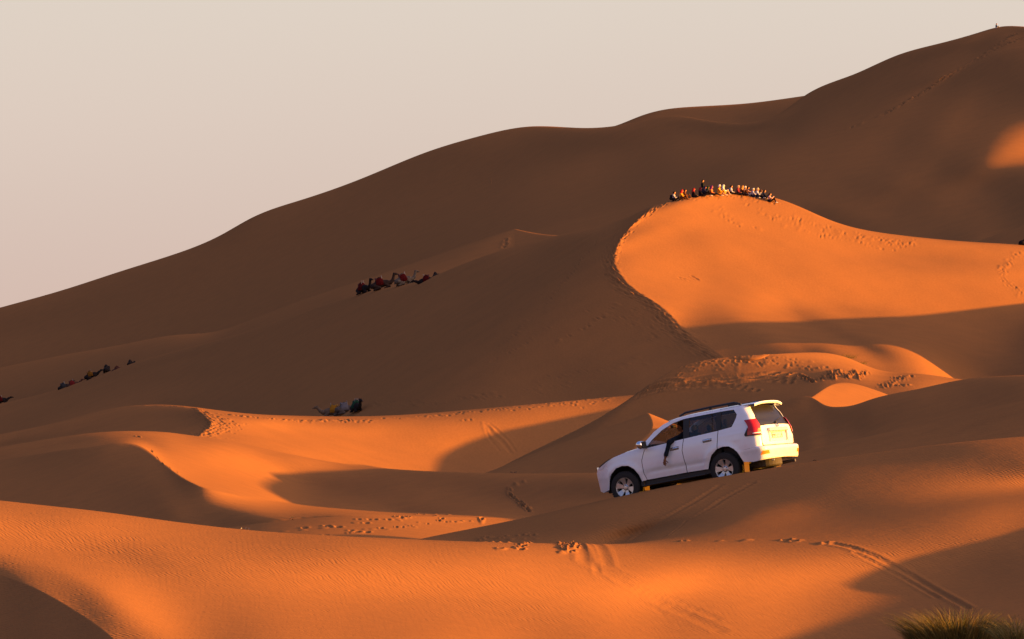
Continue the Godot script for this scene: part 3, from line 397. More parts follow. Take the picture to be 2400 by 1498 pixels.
func net_far() -> Dune:
	return make_dune("great_dune", [0.0, 60.0, 130.6, 167.9, 207.1, 256.1, 307.2, 364.5, 410.9, 435.9, 489.9], [0.0, 700.0, 1300.0, 1450.0, 1580.0, 1700.0, 1820.0, 1890.0, 2000.0, 2150.0, 2300.0, 2420.0, 2540.0, 2670.0, 2735.0, 2810.0, 2880.0, 2950.0, 3040.0, 3130.0, 3190.0, 3300.0, 3400.0, 3500.0, 3590.0, 3650.0, 3700.0, 3770.0, 3900.0, 4100.0, 4500.0], [4, 24, 13, 14, 17, 18, 20, 16, 4, 4], [39, 200, 50, 44, 40, 40, 24, 37, 50, 50, 40, 40, 44, 22, 25, 24, 24, 30, 30, 20, 37, 34, 34, 30, 20, 17, 24, 44, 12, 23], [], [], [
		[-227.37, -7.27, -1001.47, -155.89, 4.27, -953.23, -98.24, 13.09, -900.71, -83.99, 14.84, -879.96, -71.65, 16.08, -856.7, -60.5, 17.17, -831.88, -49.76, 18.37, -804.76, -43.72, 19.16, -788.31, -34.65, 20.8, -762.07, -23.14, 23.69, -726.76, -12.63, 26.5, -694.01, -4.89, 28.78, -671.43, 2.38, 30.34, -653.36, 9.85, 31.28, -636.34, 13.45, 31.55, -628.67, 17.51, 31.66, -620.47, 21.22, 31.69, -613.57, 24.88, 31.7, -607.5, 29.56, 31.66, -601.34, 34.24, 31.41, -597.15, 37.35, 30.67, -594.7, 42.9, 28.7, -589.18, 47.5, 27.42, -579.94, 51.87, 26.95, -569.98, 55.71, 26.56, -561.64, 57.44, 25.95, -548.81, 59, 25.54, -540.2, 61.48, 25.15, -531.89, 67.11, 24.91, -526.71, 75.7, 24.58, -519.85, 97.73, 25.39, -536.95],
		[-245.23, -1.96, -1079.92, -168.82, 10.25, -1032.08, -106.9, 19.58, -979.9, -91.51, 21.39, -958.6, -78.18, 22.64, -934.65, -66.12, 23.72, -908.88, -54.44, 24.9, -880.36, -47.87, 25.68, -862.85, -37.96, 27.33, -834.61, -25.34, 30.29, -795.86, -13.82, 33.13, -759.18, -5.34, 35.44, -733.26, 2.59, 36.93, -711.58, 10.68, 37.7, -690.16, 14.56, 37.88, -680.69, 18.94, 37.92, -671.18, 22.98, 37.94, -664.34, 27.03, 38.05, -659.87, 32.38, 38.28, -658.56, 37.82, 38.29, -659.31, 41.36, 37.55, -658.36, 46.78, 34.8, -642.29, 50.85, 32.75, -620.74, 55.37, 32.09, -608.27, 58.37, 31.03, -588.26, 60.91, 30.7, -581.84, 62.89, 30.37, -575.73, 65.36, 29.83, -565.37, 69.57, 28.8, -545.95, 82.77, 29.98, -568.3, 107.69, 31.21, -591.54],
		[-251.14, 0.16, -1105.85, -173.43, 11.59, -1060.19, -110.43, 22.05, -1012.22, -94.69, 23.96, -991.82, -81.08, 25.35, -969.19, -68.75, 26.71, -945.05, -56.81, 28.22, -918.54, -50.06, 29.2, -902.2, -39.83, 31.13, -875.66, -26.72, 34.3, -838.97, -14.64, 37.29, -804.4, -5.68, 39.63, -779.88, 2.76, 41.31, -759.08, 11.41, 42.27, -737.16, 15.55, 42.55, -726.72, 20.2, 42.77, -715.61, 24.45, 43, -706.66, 28.65, 43.35, -699.24, 34.07, 43.88, -692.74, 39.34, 44.04, -685.77, 42.72, 43.59, -679.86, 48.82, 42.56, -670.07, 54.54, 42.55, -665.39, 60.24, 43.24, -661.5, 65.61, 44.17, -660.87, 68.84, 44.5, -657.2, 71.06, 44.33, -650.19, 73.9, 43.83, -638.87, 80.43, 43.35, -630.76, 90.42, 41.7, -620.5, 121.07, 42.49, -664.75],
		[-254.13, 1.32, -1118.96, -175.95, 12.33, -1075.62, -112.48, 23.44, -1030.95, -96.49, 25.39, -1010.67, -82.64, 26.85, -987.75, -70.1, 28.34, -963.49, -57.96, 30, -937.11, -51.11, 31.08, -921.22, -40.74, 33.16, -895.7, -27.4, 36.47, -860.47, -15.05, 39.52, -827.05, -5.85, 41.89, -803.59, 2.85, 43.7, -783.8, 11.8, 44.83, -762.66, 16.1, 45.19, -752.24, 20.91, 45.56, -740.87, 25.3, 45.93, -731.2, 29.62, 46.45, -722.67, 35.07, 47.14, -713.07, 40.47, 47.58, -705.32, 43.9, 47.4, -698.55, 50.05, 47.01, -686.81, 55.71, 47.48, -679.61, 61.83, 48.88, -678.69, 67.07, 50.17, -675.43, 71.06, 51.28, -678.2, 74.73, 52.18, -683.48, 80.1, 53.29, -692.23, 89.01, 53.85, -697.77, 98.54, 50.58, -675.98, 127.47, 48.85, -699.72],
		[-258.57, 2.58, -1138.49, -178.62, 13.12, -1091.87, -114.06, 24.81, -1045.39, -97.96, 26.83, -1026.03, -83.84, 28.32, -1002.13, -71.15, 29.94, -977.89, -58.97, 31.81, -953.36, -52.07, 33.01, -938.37, -41.61, 35.29, -914.79, -28.15, 38.86, -884, -15.54, 42.08, -853.78, -6.05, 44.49, -831.41, 2.96, 46.41, -812.01, 12.22, 47.61, -789.7, 16.65, 47.99, -778.05, 21.6, 48.43, -764.99, 26.08, 48.91, -753.66, 30.49, 49.61, -743.84, 36.12, 50.68, -734.33, 41.87, 51.71, -729.56, 45.66, 52.15, -726.4, 52.62, 53.18, -722.06, 59.38, 55.1, -724.15, 65.98, 57.22, -724.08, 73.25, 60.56, -737.44, 77.55, 62.1, -739.89, 80.54, 62.54, -736.38, 84.3, 62.49, -728.25, 92.11, 62.12, -721.87, 105.56, 59.99, -723.96, 134.81, 56.24, -739.81],
		[-263.44, 4.21, -1159.87, -181.74, 14.12, -1110.91, -115.88, 26.53, -1061.97, -99.43, 28.56, -1041.32, -85.21, 30.15, -1018.42, -72.41, 31.96, -995.18, -60.09, 34.07, -971.49, -53.21, 35.46, -958.86, -42.79, 38.11, -940.52, -29.18, 42.08, -916.26, -16.17, 45.45, -888.15, -6.31, 47.89, -866.99, 3.09, 50.03, -849.24, 12.83, 51.54, -828.93, 17.51, 52.1, -818.01, 22.74, 52.83, -805.59, 27.51, 53.65, -794.98, 32.2, 54.76, -785.64, 38.2, 56.42, -776.61, 44.36, 58.07, -772.8, 48.54, 59.22, -772.04, 56.55, 62.17, -775.7, 64.22, 65.67, -782.96, 72.23, 69.57, -792.4, 78.72, 72.81, -792.16, 82.71, 74.41, -788.82, 85.91, 75.11, -785.18, 90.57, 75.75, -782.13, 99.09, 75.43, -776.17, 113.84, 72.52, -780.41, 145.89, 67.06, -800.39],
		[-270.02, 9.3, -1188.62, -186.24, 19.59, -1138.26, -118.66, 33.14, -1087.24, -102.15, 35.7, -1069.54, -88.13, 38.01, -1053.08, -75.49, 40.37, -1037.18, -63.22, 43.3, -1021.76, -56.28, 45.45, -1013.85, -45.49, 48.39, -999.67, -31.27, 52.63, -981.46, -17.55, 56.84, -963.84, -6.9, 59.47, -947.01, 3.38, 61.28, -928.92, 14.02, 61.64, -905.52, 19.12, 61.83, -893.48, 24.81, 62.29, -878.72, 29.89, 62.6, -863.4, 34.79, 62.55, -848.61, 41.01, 62.91, -833.58, 47.22, 64.06, -822.64, 51.43, 65.59, -818, 59.25, 68.19, -812.66, 66.52, 71.14, -810.89, 73.38, 73.43, -804.95, 80.47, 76.71, -809.71, 84.86, 78.36, -809.29, 88.17, 78.74, -805.75, 91.93, 78.07, -793.76, 100.35, 77.12, -786.07, 117.22, 75.4, -803.58, 149.13, 69.53, -818.1],
		[-274.69, 15.15, -1208.98, -191.25, 26.01, -1168.64, -123.37, 41.41, -1130.16, -106.08, 44.47, -1110.42, -91.45, 47.39, -1092.46, -78.42, 50.15, -1077.1, -66.06, 53.98, -1067.37, -59.17, 57.15, -1065.52, -48.06, 60.44, -1055.79, -33.18, 64.82, -1041.16, -18.76, 69.77, -1030.12, -7.42, 72.6, -1018.52, 3.64, 73.81, -998.91, 14.96, 72.15, -966.22, 20.47, 72.06, -955.89, 26.74, 72.76, -946.79, 32.47, 73.27, -937.88, 37.78, 72.07, -921.41, 43.98, 70.31, -893.92, 50.38, 71.02, -877.51, 55.12, 73.71, -876.51, 62.58, 75.63, -858.13, 69.71, 78.21, -849.56, 76.48, 79.74, -838.8, 82.77, 81.53, -832.75, 86.72, 82.38, -826.87, 89.8, 82.07, -820.56, 94.03, 81.22, -811.84, 104.01, 80.77, -814.68, 120.86, 78.58, -828.49, 152.57, 72.26, -836.93],
		[-281.88, 20.28, -1240.42, -196.35, 31.61, -1199.59, -127.28, 48.54, -1165.72, -110.35, 52.51, -1154.92, -95.78, 56.39, -1143.91, -82.26, 59.59, -1129.58, -69.28, 64.03, -1118.98, -62.02, 67.86, -1116.51, -50.49, 71.44, -1108.81, -34.94, 75.91, -1095.96, -19.67, 80.78, -1079.49, -7.75, 83.15, -1063.79, 3.82, 84.15, -1047.82, 15.56, 80.37, -1004.17, 21.14, 79.38, -987.34, 27.57, 79.72, -976, 33.38, 79.69, -963.78, 38.72, 77.29, -944.19, 45.18, 74.57, -918.02, 51.99, 75.53, -905.43, 57.62, 79.93, -916.08, 65.8, 82.59, -902.17, 72.56, 84.51, -884.26, 78.77, 84.81, -863.86, 84.9, 85.81, -854.09, 89.41, 86.86, -852.48, 91.67, 85.34, -837.64, 95.91, 83.98, -828.07, 106.65, 83.52, -835.33, 123.15, 80.75, -844.11, 156.74, 75.18, -859.77],
		[-293.16, 20.39, -1290.08, -203.53, 32.09, -1243.49, -131.51, 49.5, -1204.53, -114.07, 53.63, -1193.88, -99.02, 57.64, -1182.54, -85.28, 61.14, -1171.07, -71.87, 65.8, -1160.94, -64.14, 69.56, -1154.87, -52.19, 73.22, -1146.23, -36.13, 77.87, -1133.28, -20.35, 82.95, -1116.62, -8.03, 85.52, -1101.83, 3.93, 86.01, -1078.29, 16.15, 82.85, -1042.24, 22.04, 82.2, -1029.38, 28.58, 82.08, -1011.7, 34.19, 81.09, -987.26, 39.47, 78.26, -962.38, 46.5, 76.24, -945.01, 54.3, 78.37, -945.7, 59.42, 81.92, -944.76, 68.57, 85.56, -940.18, 75.77, 87.74, -923.35, 82.44, 88.26, -904.03, 87.82, 88.28, -883.51, 91.02, 87.95, -867.86, 94.31, 87.32, -861.72, 100.47, 87.5, -867.47, 112.74, 87.81, -883.07, 129.15, 84.2, -885.26, 163.77, 78.06, -898.36],
		[-322.66, 15.48, -1420.21, -224.84, 28.71, -1373.95, -145.14, 48.1, -1329.58, -125.78, 52.67, -1316.64, -109.22, 57.18, -1304.65, -94.13, 61.14, -1292.92, -79.23, 66.25, -1280.08, -70.64, 70.36, -1272.09, -57.32, 74.24, -1259.2, -39.56, 79.18, -1241.26, -22.27, 84.77, -1222.23, -8.79, 87.65, -1205.95, 4.33, 88.9, -1187.95, 18.05, 86.9, -1165.55, 24.67, 86.32, -1152.12, 32.09, 86.58, -1136.16, 38.86, 86.66, -1122.42, 45.54, 84.84, -1110.7, 54, 83.14, -1097.59, 62.26, 84.53, -1084.63, 67.58, 87.88, -1074.68, 76.85, 90.71, -1053.96, 84.77, 93.08, -1033.24, 92.42, 93.96, -1013.72, 99.53, 95.12, -1001.51, 104.71, 96.27, -998.57, 109.31, 96.3, -998.96, 115.74, 95.88, -999.46, 127.59, 94.46, -999.6, 146.22, 90.41, -1002.51, 183.56, 82.54, -1007.13]])


func net_hump() -> Dune:
	return make_dune("distant_dune", [0.0, 65.0, 110.0, 135.0, 189.0], [0.0, 150.0, 230.0, 285.0, 350.0, 410.0, 470.0, 600.0, 730.0, 850.0, 1050.0], [4, 15, 4, 4], [50, 27, 19, 22, 20, 20, 44, 44, 40, 67], [], [], [
		[-4.42, 64.03, -970.53, 8.9, 66.87, -977.04, 16.04, 68.04, -978.5, 20.95, 68.82, -978.76, 26.73, 70.95, -977.91, 32.02, 72.25, -976.19, 37.26, 72.6, -973.77, 48.36, 72.66, -965.11, 59.02, 73.2, -952.64, 68.83, 73.94, -944.28, 86.23, 75.83, -946.33],
		[-4.65, 73.43, -1021.2, 9.43, 76.95, -1034.67, 16.91, 77.8, -1030.84, 21.99, 78.31, -1027.08, 28.09, 80.65, -1027.64, 33.7, 82.12, -1027.23, 39.12, 82.27, -1022.07, 50.34, 81.59, -1004.46, 60.53, 80.85, -976.7, 70.05, 80.93, -960.76, 89.4, 84.42, -980.86],
		[-4.95, 82.56, -1086.11, 10, 86.17, -1097.95, 17.87, 86.7, -1089.49, 23.19, 87, -1082.69, 29.7, 89.71, -1086.14, 35.69, 91.43, -1087.73, 41.29, 91.27, -1078.77, 52.81, 89.89, -1053.39, 64.3, 90.14, -1037.46, 75.04, 90.91, -1028.98, 96.06, 95.02, -1053.7],
		[-5.12, 84.78, -1123.4, 10.29, 88.01, -1129.24, 18.43, 88.81, -1123.78, 24.03, 89.56, -1122.2, 30.66, 92.03, -1121.63, 36.73, 93.48, -1119.4, 42.61, 93.58, -1113.26, 54.77, 92.64, -1092.58, 67.28, 93.73, -1085.55, 79.03, 95.16, -1083.8, 100.7, 99.01, -1104.66],
		[-5.54, 85.83, -1216.79, 11.05, 88.56, -1213.04, 19.87, 89.79, -1211.73, 25.91, 90.63, -1210.39, 33.02, 93.15, -1207.97, 39.54, 94.71, -1205.35, 46.04, 95.18, -1202.92, 60.07, 95.71, -1198.59, 74.39, 97.72, -1200.43, 87.79, 99.79, -1204.14, 110.07, 102.29, -1207.73]])


func net_sliver() -> Dune:
	return make_dune("side_dune", [0.0, 55.0, 90.0, 150.0], [0.0, 140.0, 180.0, 250.0, 370.0, 550.0], [4, 9, 4], [35, 10, 18, 30, 8], [], [], [
		[43.13, 22.23, -498.9, 49.24, 23.61, -496.34, 50.97, 24.25, -495.6, 53.99, 25.27, -494.3, 59.13, 27.31, -492.08, 66.76, 29.8, -488.76],
		[44.96, 25.77, -519.93, 51.33, 27.2, -517.33, 53.14, 27.86, -516.58, 56.29, 28.92, -515.27, 61.66, 31.04, -513.01, 69.62, 33.62, -509.63],
		[47.95, 29.25, -554.48, 54.76, 30.77, -551.84, 56.69, 31.48, -551.07, 60.07, 32.61, -549.74, 65.81, 34.87, -547.44, 74.33, 37.63, -544.02],
		[53.53, 29.28, -619.14, 60.91, 30.88, -614, 63, 31.64, -612.52, 66.63, 32.84, -609.94, 72.77, 35.25, -605.49, 81.8, 38.15, -598.86]])


func net_tongue() -> Dune:  # left end is an added slope standing in for shade on the camp dune
	return make_dune("tongue_dune", [0.0, 50.0, 103.1, 136.3, 161.5, 186.5, 211.5, 327.5], [0.0, 150.0, 280.0, 400.0, 500.0, 580.0, 650.0, 750.0, 850.0, 930.0, 985.0, 1050.0, 1150.0, 1250.0, 1400.0, 1700.0, 2200.0], [4, 21, 13, 10, 10, 4, 4], [58, 50, 47, 39, 31, 27, 39, 39, 31, 22, 25, 39, 39, 58, 116, 33], [], [], [
		[-5.08, -2.54, -279.62, -1.27, -1.11, -280.18, 2.04, 0.09, -280.4, 5.09, 1.11, -279.99, 7.61, 1.77, -279.05, 9.6, 2.06, -278.01, 11.32, 2.25, -276.95, 13.76, 2.5, -275.32, 16.18, 2.83, -273.91, 18.11, 2.98, -273.05, 19.44, 2.97, -272.54, 21.01, 2.96, -271.98, 23.43, 2.96, -271.41, 25.85, 2.95, -270.87, 29.44, 2.94, -269.97, 36.33, 2.79, -266.48, 47.64, 2.38, -262.14],
		[-5.28, -1.32, -290.55, -1.32, 0.17, -290.88, 2.12, 1.41, -291.8, 5.32, 2.5, -292.87, 7.99, 3.19, -292.96, 10.07, 3.49, -291.64, 11.87, 3.68, -290.27, 14.4, 3.92, -287.99, 16.82, 4.24, -284.77, 18.75, 4.36, -282.57, 20.1, 4.35, -281.74, 21.76, 4.35, -281.6, 24.31, 4.35, -281.5, 26.91, 4.35, -281.91, 30.8, 4.36, -282.42, 38.38, 4.23, -281.54, 50.9, 3.81, -280],
		[-5.48, -0.93, -301.64, -1.37, 0.9, -301.63, 2.2, 2.4, -302.99, 5.56, 3.76, -305.71, 8.41, 4.96, -308.49, 10.69, 5.75, -309.38, 12.62, 6.1, -308.59, 15.27, 6.34, -305.37, 17.84, 6.56, -301.9, 19.86, 6.61, -299.21, 21.23, 6.45, -297.53, 22.79, 6.12, -294.94, 25.42, 5.98, -294.33, 28.11, 5.84, -294.45, 32.18, 5.7, -294.96, 40.5, 5.54, -297.02, 53.65, 5.04, -295.11],
		[-5.62, -0.67, -309.49, -1.4, 1.38, -308.77, 2.24, 3.04, -308.76, 5.64, 4.56, -310.5, 8.53, 6.04, -312.82, 10.84, 7.13, -313.83, 12.84, 7.6, -313.74, 15.64, 7.88, -312.75, 18.41, 8.1, -311.47, 20.52, 8.12, -309.16, 21.89, 7.85, -306.74, 23.41, 7.29, -302.86, 25.94, 7.01, -300.3, 28.7, 6.79, -300.6, 32.87, 6.56, -301.3, 41.83, 6.41, -306.74, 55.31, 5.85, -304.19],
		[-5.75, -0.47, -316.29, -1.43, 1.77, -315.01, 2.28, 3.54, -313.25, 5.69, 5.15, -312.81, 8.58, 6.85, -314.64, 10.91, 8.17, -315.72, 12.93, 8.72, -315.91, 15.78, 9.02, -315.46, 18.66, 9.23, -315.61, 20.96, 9.29, -315.73, 22.49, 9, -314.98, 24.04, 8.27, -311.06, 26.59, 7.9, -307.86, 29.48, 7.62, -308.73, 33.69, 7.29, -308.78, 42.94, 7.12, -314.87, 56.77, 6.52, -312.2],
		[-5.9, -0.3, -325.03, -1.47, 2.13, -323.91, 2.34, 4.03, -321.58, 5.75, 5.69, -316.5, 8.63, 7.55, -316.4, 10.97, 9.05, -317.3, 13, 9.67, -317.54, 15.88, 9.98, -317.47, 18.82, 10.18, -318.31, 21.46, 10.37, -323.28, 23.39, 10.18, -327.63, 25.33, 9.41, -327.67, 27.98, 8.95, -323.86, 30.58, 8.47, -320.24, 34.77, 8.02, -318.64, 44.27, 7.82, -324.62, 58.92, 7.21, -324],
		[-6.13, -0.74, -337.54, -1.52, 1.78, -334.88, 2.4, 3.72, -329.95, 5.86, 5.39, -322.4, 8.69, 7.2, -318.69, 10.97, 8.66, -317.58, 13.03, 9.28, -318.29, 15.85, 9.56, -316.8, 18.95, 9.84, -320.5, 21.95, 10.19, -330.66, 23.98, 10.01, -335.89, 26.3, 9.34, -340.21, 29.38, 8.96, -340.09, 32.09, 8.46, -336.14, 36.24, 7.94, -332.17, 45.81, 7.66, -335.93, 60.89, 7.03, -334.9],
		[-6.73, -4.71, -370.84, -1.68, -1.93, -370.14, 2.68, 0.27, -369.32, 6.7, 2.27, -368.47, 10.03, 4.43, -367.88, 12.7, 6.14, -367.59, 15.03, 6.84, -367.52, 18.39, 7.22, -367.86, 21.79, 7.43, -368.66, 24.51, 7.48, -369.37, 26.4, 7.12, -369.89, 28.62, 6.26, -370.45, 32.03, 5.86, -370.93, 35.4, 5.42, -370.89, 40.38, 4.94, -370.2, 50.3, 4.52, -368.99, 66.91, 3.84, -368.16]])


# ---------------------------------------------------------------- materials

func paint(c: Color, rough := 0.8, metal := 0.0) -> StandardMaterial3D:
	var m := StandardMaterial3D.new()
	m.albedo_color = c.linear_to_srgb()
	m.roughness = rough
	m.metallic = metal
	return m


func tinted(rough := 0.85) -> StandardMaterial3D:
	var m := StandardMaterial3D.new()
	m.vertex_color_use_as_albedo = true
	m.roughness = rough
	m.metallic_specular = 0.2
	return m


func sand_material(tile: float, ripples: float, relief: float, seed_: int) -> StandardMaterial3D:
	# grain and mottling in the colour; wind ripples and small hummocks in the relief
	var n := 768
	var nz := FastNoiseLite.new()
	nz.seed = seed_
	nz.noise_type = FastNoiseLite.TYPE_SIMPLEX_SMOOTH
	nz.frequency = 0.012
	nz.fractal_octaves = 4
	var warp := FastNoiseLite.new()
	warp.seed = seed_ + 7
	warp.frequency = 0.006
	warp.fractal_octaves = 3
	var mot: Image = nz.get_seamless_image(n, n)
	var wrp: Image = warp.get_seamless_image(n, n)
	var fine := FastNoiseLite.new()
	fine.seed = seed_ + 13
	fine.frequency = 0.16
	fine.fractal_octaves = 2
	var grain: Image = fine.get_seamless_image(n, n)
	var col := Image.create(n, n, false, Image.FORMAT_RGB8)
	var hgt := Image.create(n, n, false, Image.FORMAT_RGB8)
	var base := Vector3(0.270, 0.118, 0.043)
	for y in n:
		for x in n:
			var a := mot.get_pixel(x, y).r - 0.5
			var g := grain.get_pixel(x, y).r - 0.5
			var w := wrp.get_pixel(x, y).r
			var k := 1.0 + 0.16 * a + 0.20 * g
			var c := base * k
			col.set_pixel(x, y, Color(c.x, c.y * (1.0 - 0.04 * a), c.z * (1.0 - 0.10 * a)).linear_to_srgb())
			var h := 0.5 + (0.28 * a + 0.10 * g if ripples <= 0.0 else 0.16 * a + 0.05 * g)
			if ripples > 0.0:
				var ph := (x * 30.0 - y * 30.0) / n * TAU + w * 11.0
				var s := sin(ph)
				h = h * 0.6 + ripples * (0.30 * s + 0.08 * sin(2.0 * ph + 0.6)) * (0.45 + 0.8 * mot.get_pixel((x * 3) % n, (y * 3) % n).r) + 0.2
			hgt.set_pixel(x, y, Color(h, h, h))
	hgt.bump_map_to_normal_map(relief)
	var m := StandardMaterial3D.new()
	m.albedo_texture = ImageTexture.create_from_image(col)
	m.normal_enabled = true
	m.normal_texture = ImageTexture.create_from_image(hgt)
	m.normal_scale = 1.0
	m.roughness = 1.0
	m.metallic_specular = 0.0
	m.uv1_triplanar = true
	m.uv1_world_triplanar = true
	m.uv1_scale = Vector3.ONE / tile
	return m


# ---------------------------------------------------------------- things, parts, shapes

func thing(called: String, label: String, category: String, at: Transform3D, group := "") -> Node3D:
	var o := Node3D.new()
	o.name = numbered(called)
	o.transform = at
	o.set_meta("label", label)
	o.set_meta("category", category)
	if group:
		o.set_meta("group", group)
	add_child(o, true)
	return o


func part(called: String, mesh: Mesh, m: Material, parent: Node3D, label := "") -> MeshInstance3D:
	var o := MeshInstance3D.new()
	o.name = called
	o.mesh = mesh
	if m:
		o.material_override = m
	if label:
		o.set_meta("label", label)
	parent.add_child(o, true)
	return o


func begin() -> SurfaceTool:
	var st := SurfaceTool.new()
	st.begin(Mesh.PRIMITIVE_TRIANGLES)
	st.set_smooth_group(-1)
	return st


func finish(st: SurfaceTool) -> ArrayMesh:
	st.generate_normals()
	return st.commit()


func quad(st: SurfaceTool, a: Vector3, b: Vector3, c: Vector3, d: Vector3) -> void:
	for v in [a, b, c, a, c, d]:
		st.add_vertex(v)


func box(st: SurfaceTool, t: Transform3D, s: Vector3, bevel := 0.0) -> void:
	# a box with chamfered edges
	var h := s * 0.5
	var b := minf(bevel, minf(h.x, minf(h.y, h.z)) * 0.9)
	var pts := {}
	for sx in [-1, 1]:
		for sy in [-1, 1]:
			for sz in [-1, 1]:
				for ax in 3:
					var p := Vector3(sx * (h.x - b), sy * (h.y - b), sz * (h.z - b))
					p[ax] = [sx, sy, sz][ax] * h[ax]
					pts[[sx, sy, sz, ax]] = t * p
	for ax in 3:
		var u := (ax + 1) % 3
		var v := (ax + 2) % 3
		for sgn in [-1, 1]:
			var q := []
			for uv in [[-1, -1], [1, -1], [1, 1], [-1, 1]]:
				var k := [0, 0, 0]
				k[ax] = sgn
				k[u] = uv[0]
				k[v] = uv[1]
				q.append(pts[[k[0], k[1], k[2], ax]])
			if sgn > 0:
				q.reverse()
			quad(st, q[0], q[1], q[2], q[3])
			if b <= 0.0:
				continue
			for s2 in [-1, 1]:
				var k0 := [0, 0, 0]
				k0[ax] = sgn
				k0[u] = s2
				k0[v] = -1
				var k1 := k0.duplicate()
				k1[v] = 1
				var e0: Vector3 = pts[[k0[0], k0[1], k0[2], ax]]
				var e1: Vector3 = pts[[k1[0], k1[1], k1[2], ax]]
				var e2: Vector3 = pts[[k1[0], k1[1], k1[2], u]]
				var e3: Vector3 = pts[[k0[0], k0[1], k0[2], u]]
				if sgn * s2 > 0:
					quad(st, e0, e1, e2, e3)
				else:
					quad(st, e3, e2, e1, e0)


func tube(st: SurfaceTool, pts: Array, rad: Array, sides := 8) -> void:
	var rings := []
	for i in pts.size():
		var a: Vector3 = pts[maxi(i - 1, 0)]
		var b: Vector3 = pts[mini(i + 1, pts.size() - 1)]
		var d := (b - a).normalized()
		var u := d.cross(Vector3.UP if absf(d.y) < 0.9 else Vector3.RIGHT).normalized()
		var v := d.cross(u)
		var ring := []
		for k in sides:
			var an := TAU * k / sides
			ring.append(pts[i] + (u * cos(an) + v * sin(an)) * rad[mini(i, rad.size() - 1)])
		rings.append(ring)
	for i in rings.size() - 1:
		for k in sides:
			var k2 := (k + 1) % sides
			quad(st, rings[i][k], rings[i][k2], rings[i + 1][k2], rings[i + 1][k])
	for e in [0, rings.size() - 1]:
		for k in range(1, sides - 1):
			var tri := [rings[e][0], rings[e][k], rings[e][k + 1]]
			if e == 0:
				tri.reverse()
			for q in tri:
				st.add_vertex(q)


func lathe(st: SurfaceTool, profile: Array, centre: Vector3, axis: int, sides := 32) -> void:
	# profile: [distance along the axis, radius]
	var u := (axis + 1) % 3
	var v := (axis + 2) % 3
	for i in profile.size() - 1:
		for k in sides:
			var q := []
			for e in [[i, k], [i + 1, k], [i + 1, k + 1], [i, k + 1]]:
				var an: float = TAU * e[1] / sides
				var p := Vector3.ZERO
				p[axis] = profile[e[0]][0]
				p[u] = profile[e[0]][1] * cos(an)
				p[v] = profile[e[0]][1] * sin(an)
				q.append(centre + p)
			quad(st, q[0], q[1], q[2], q[3])


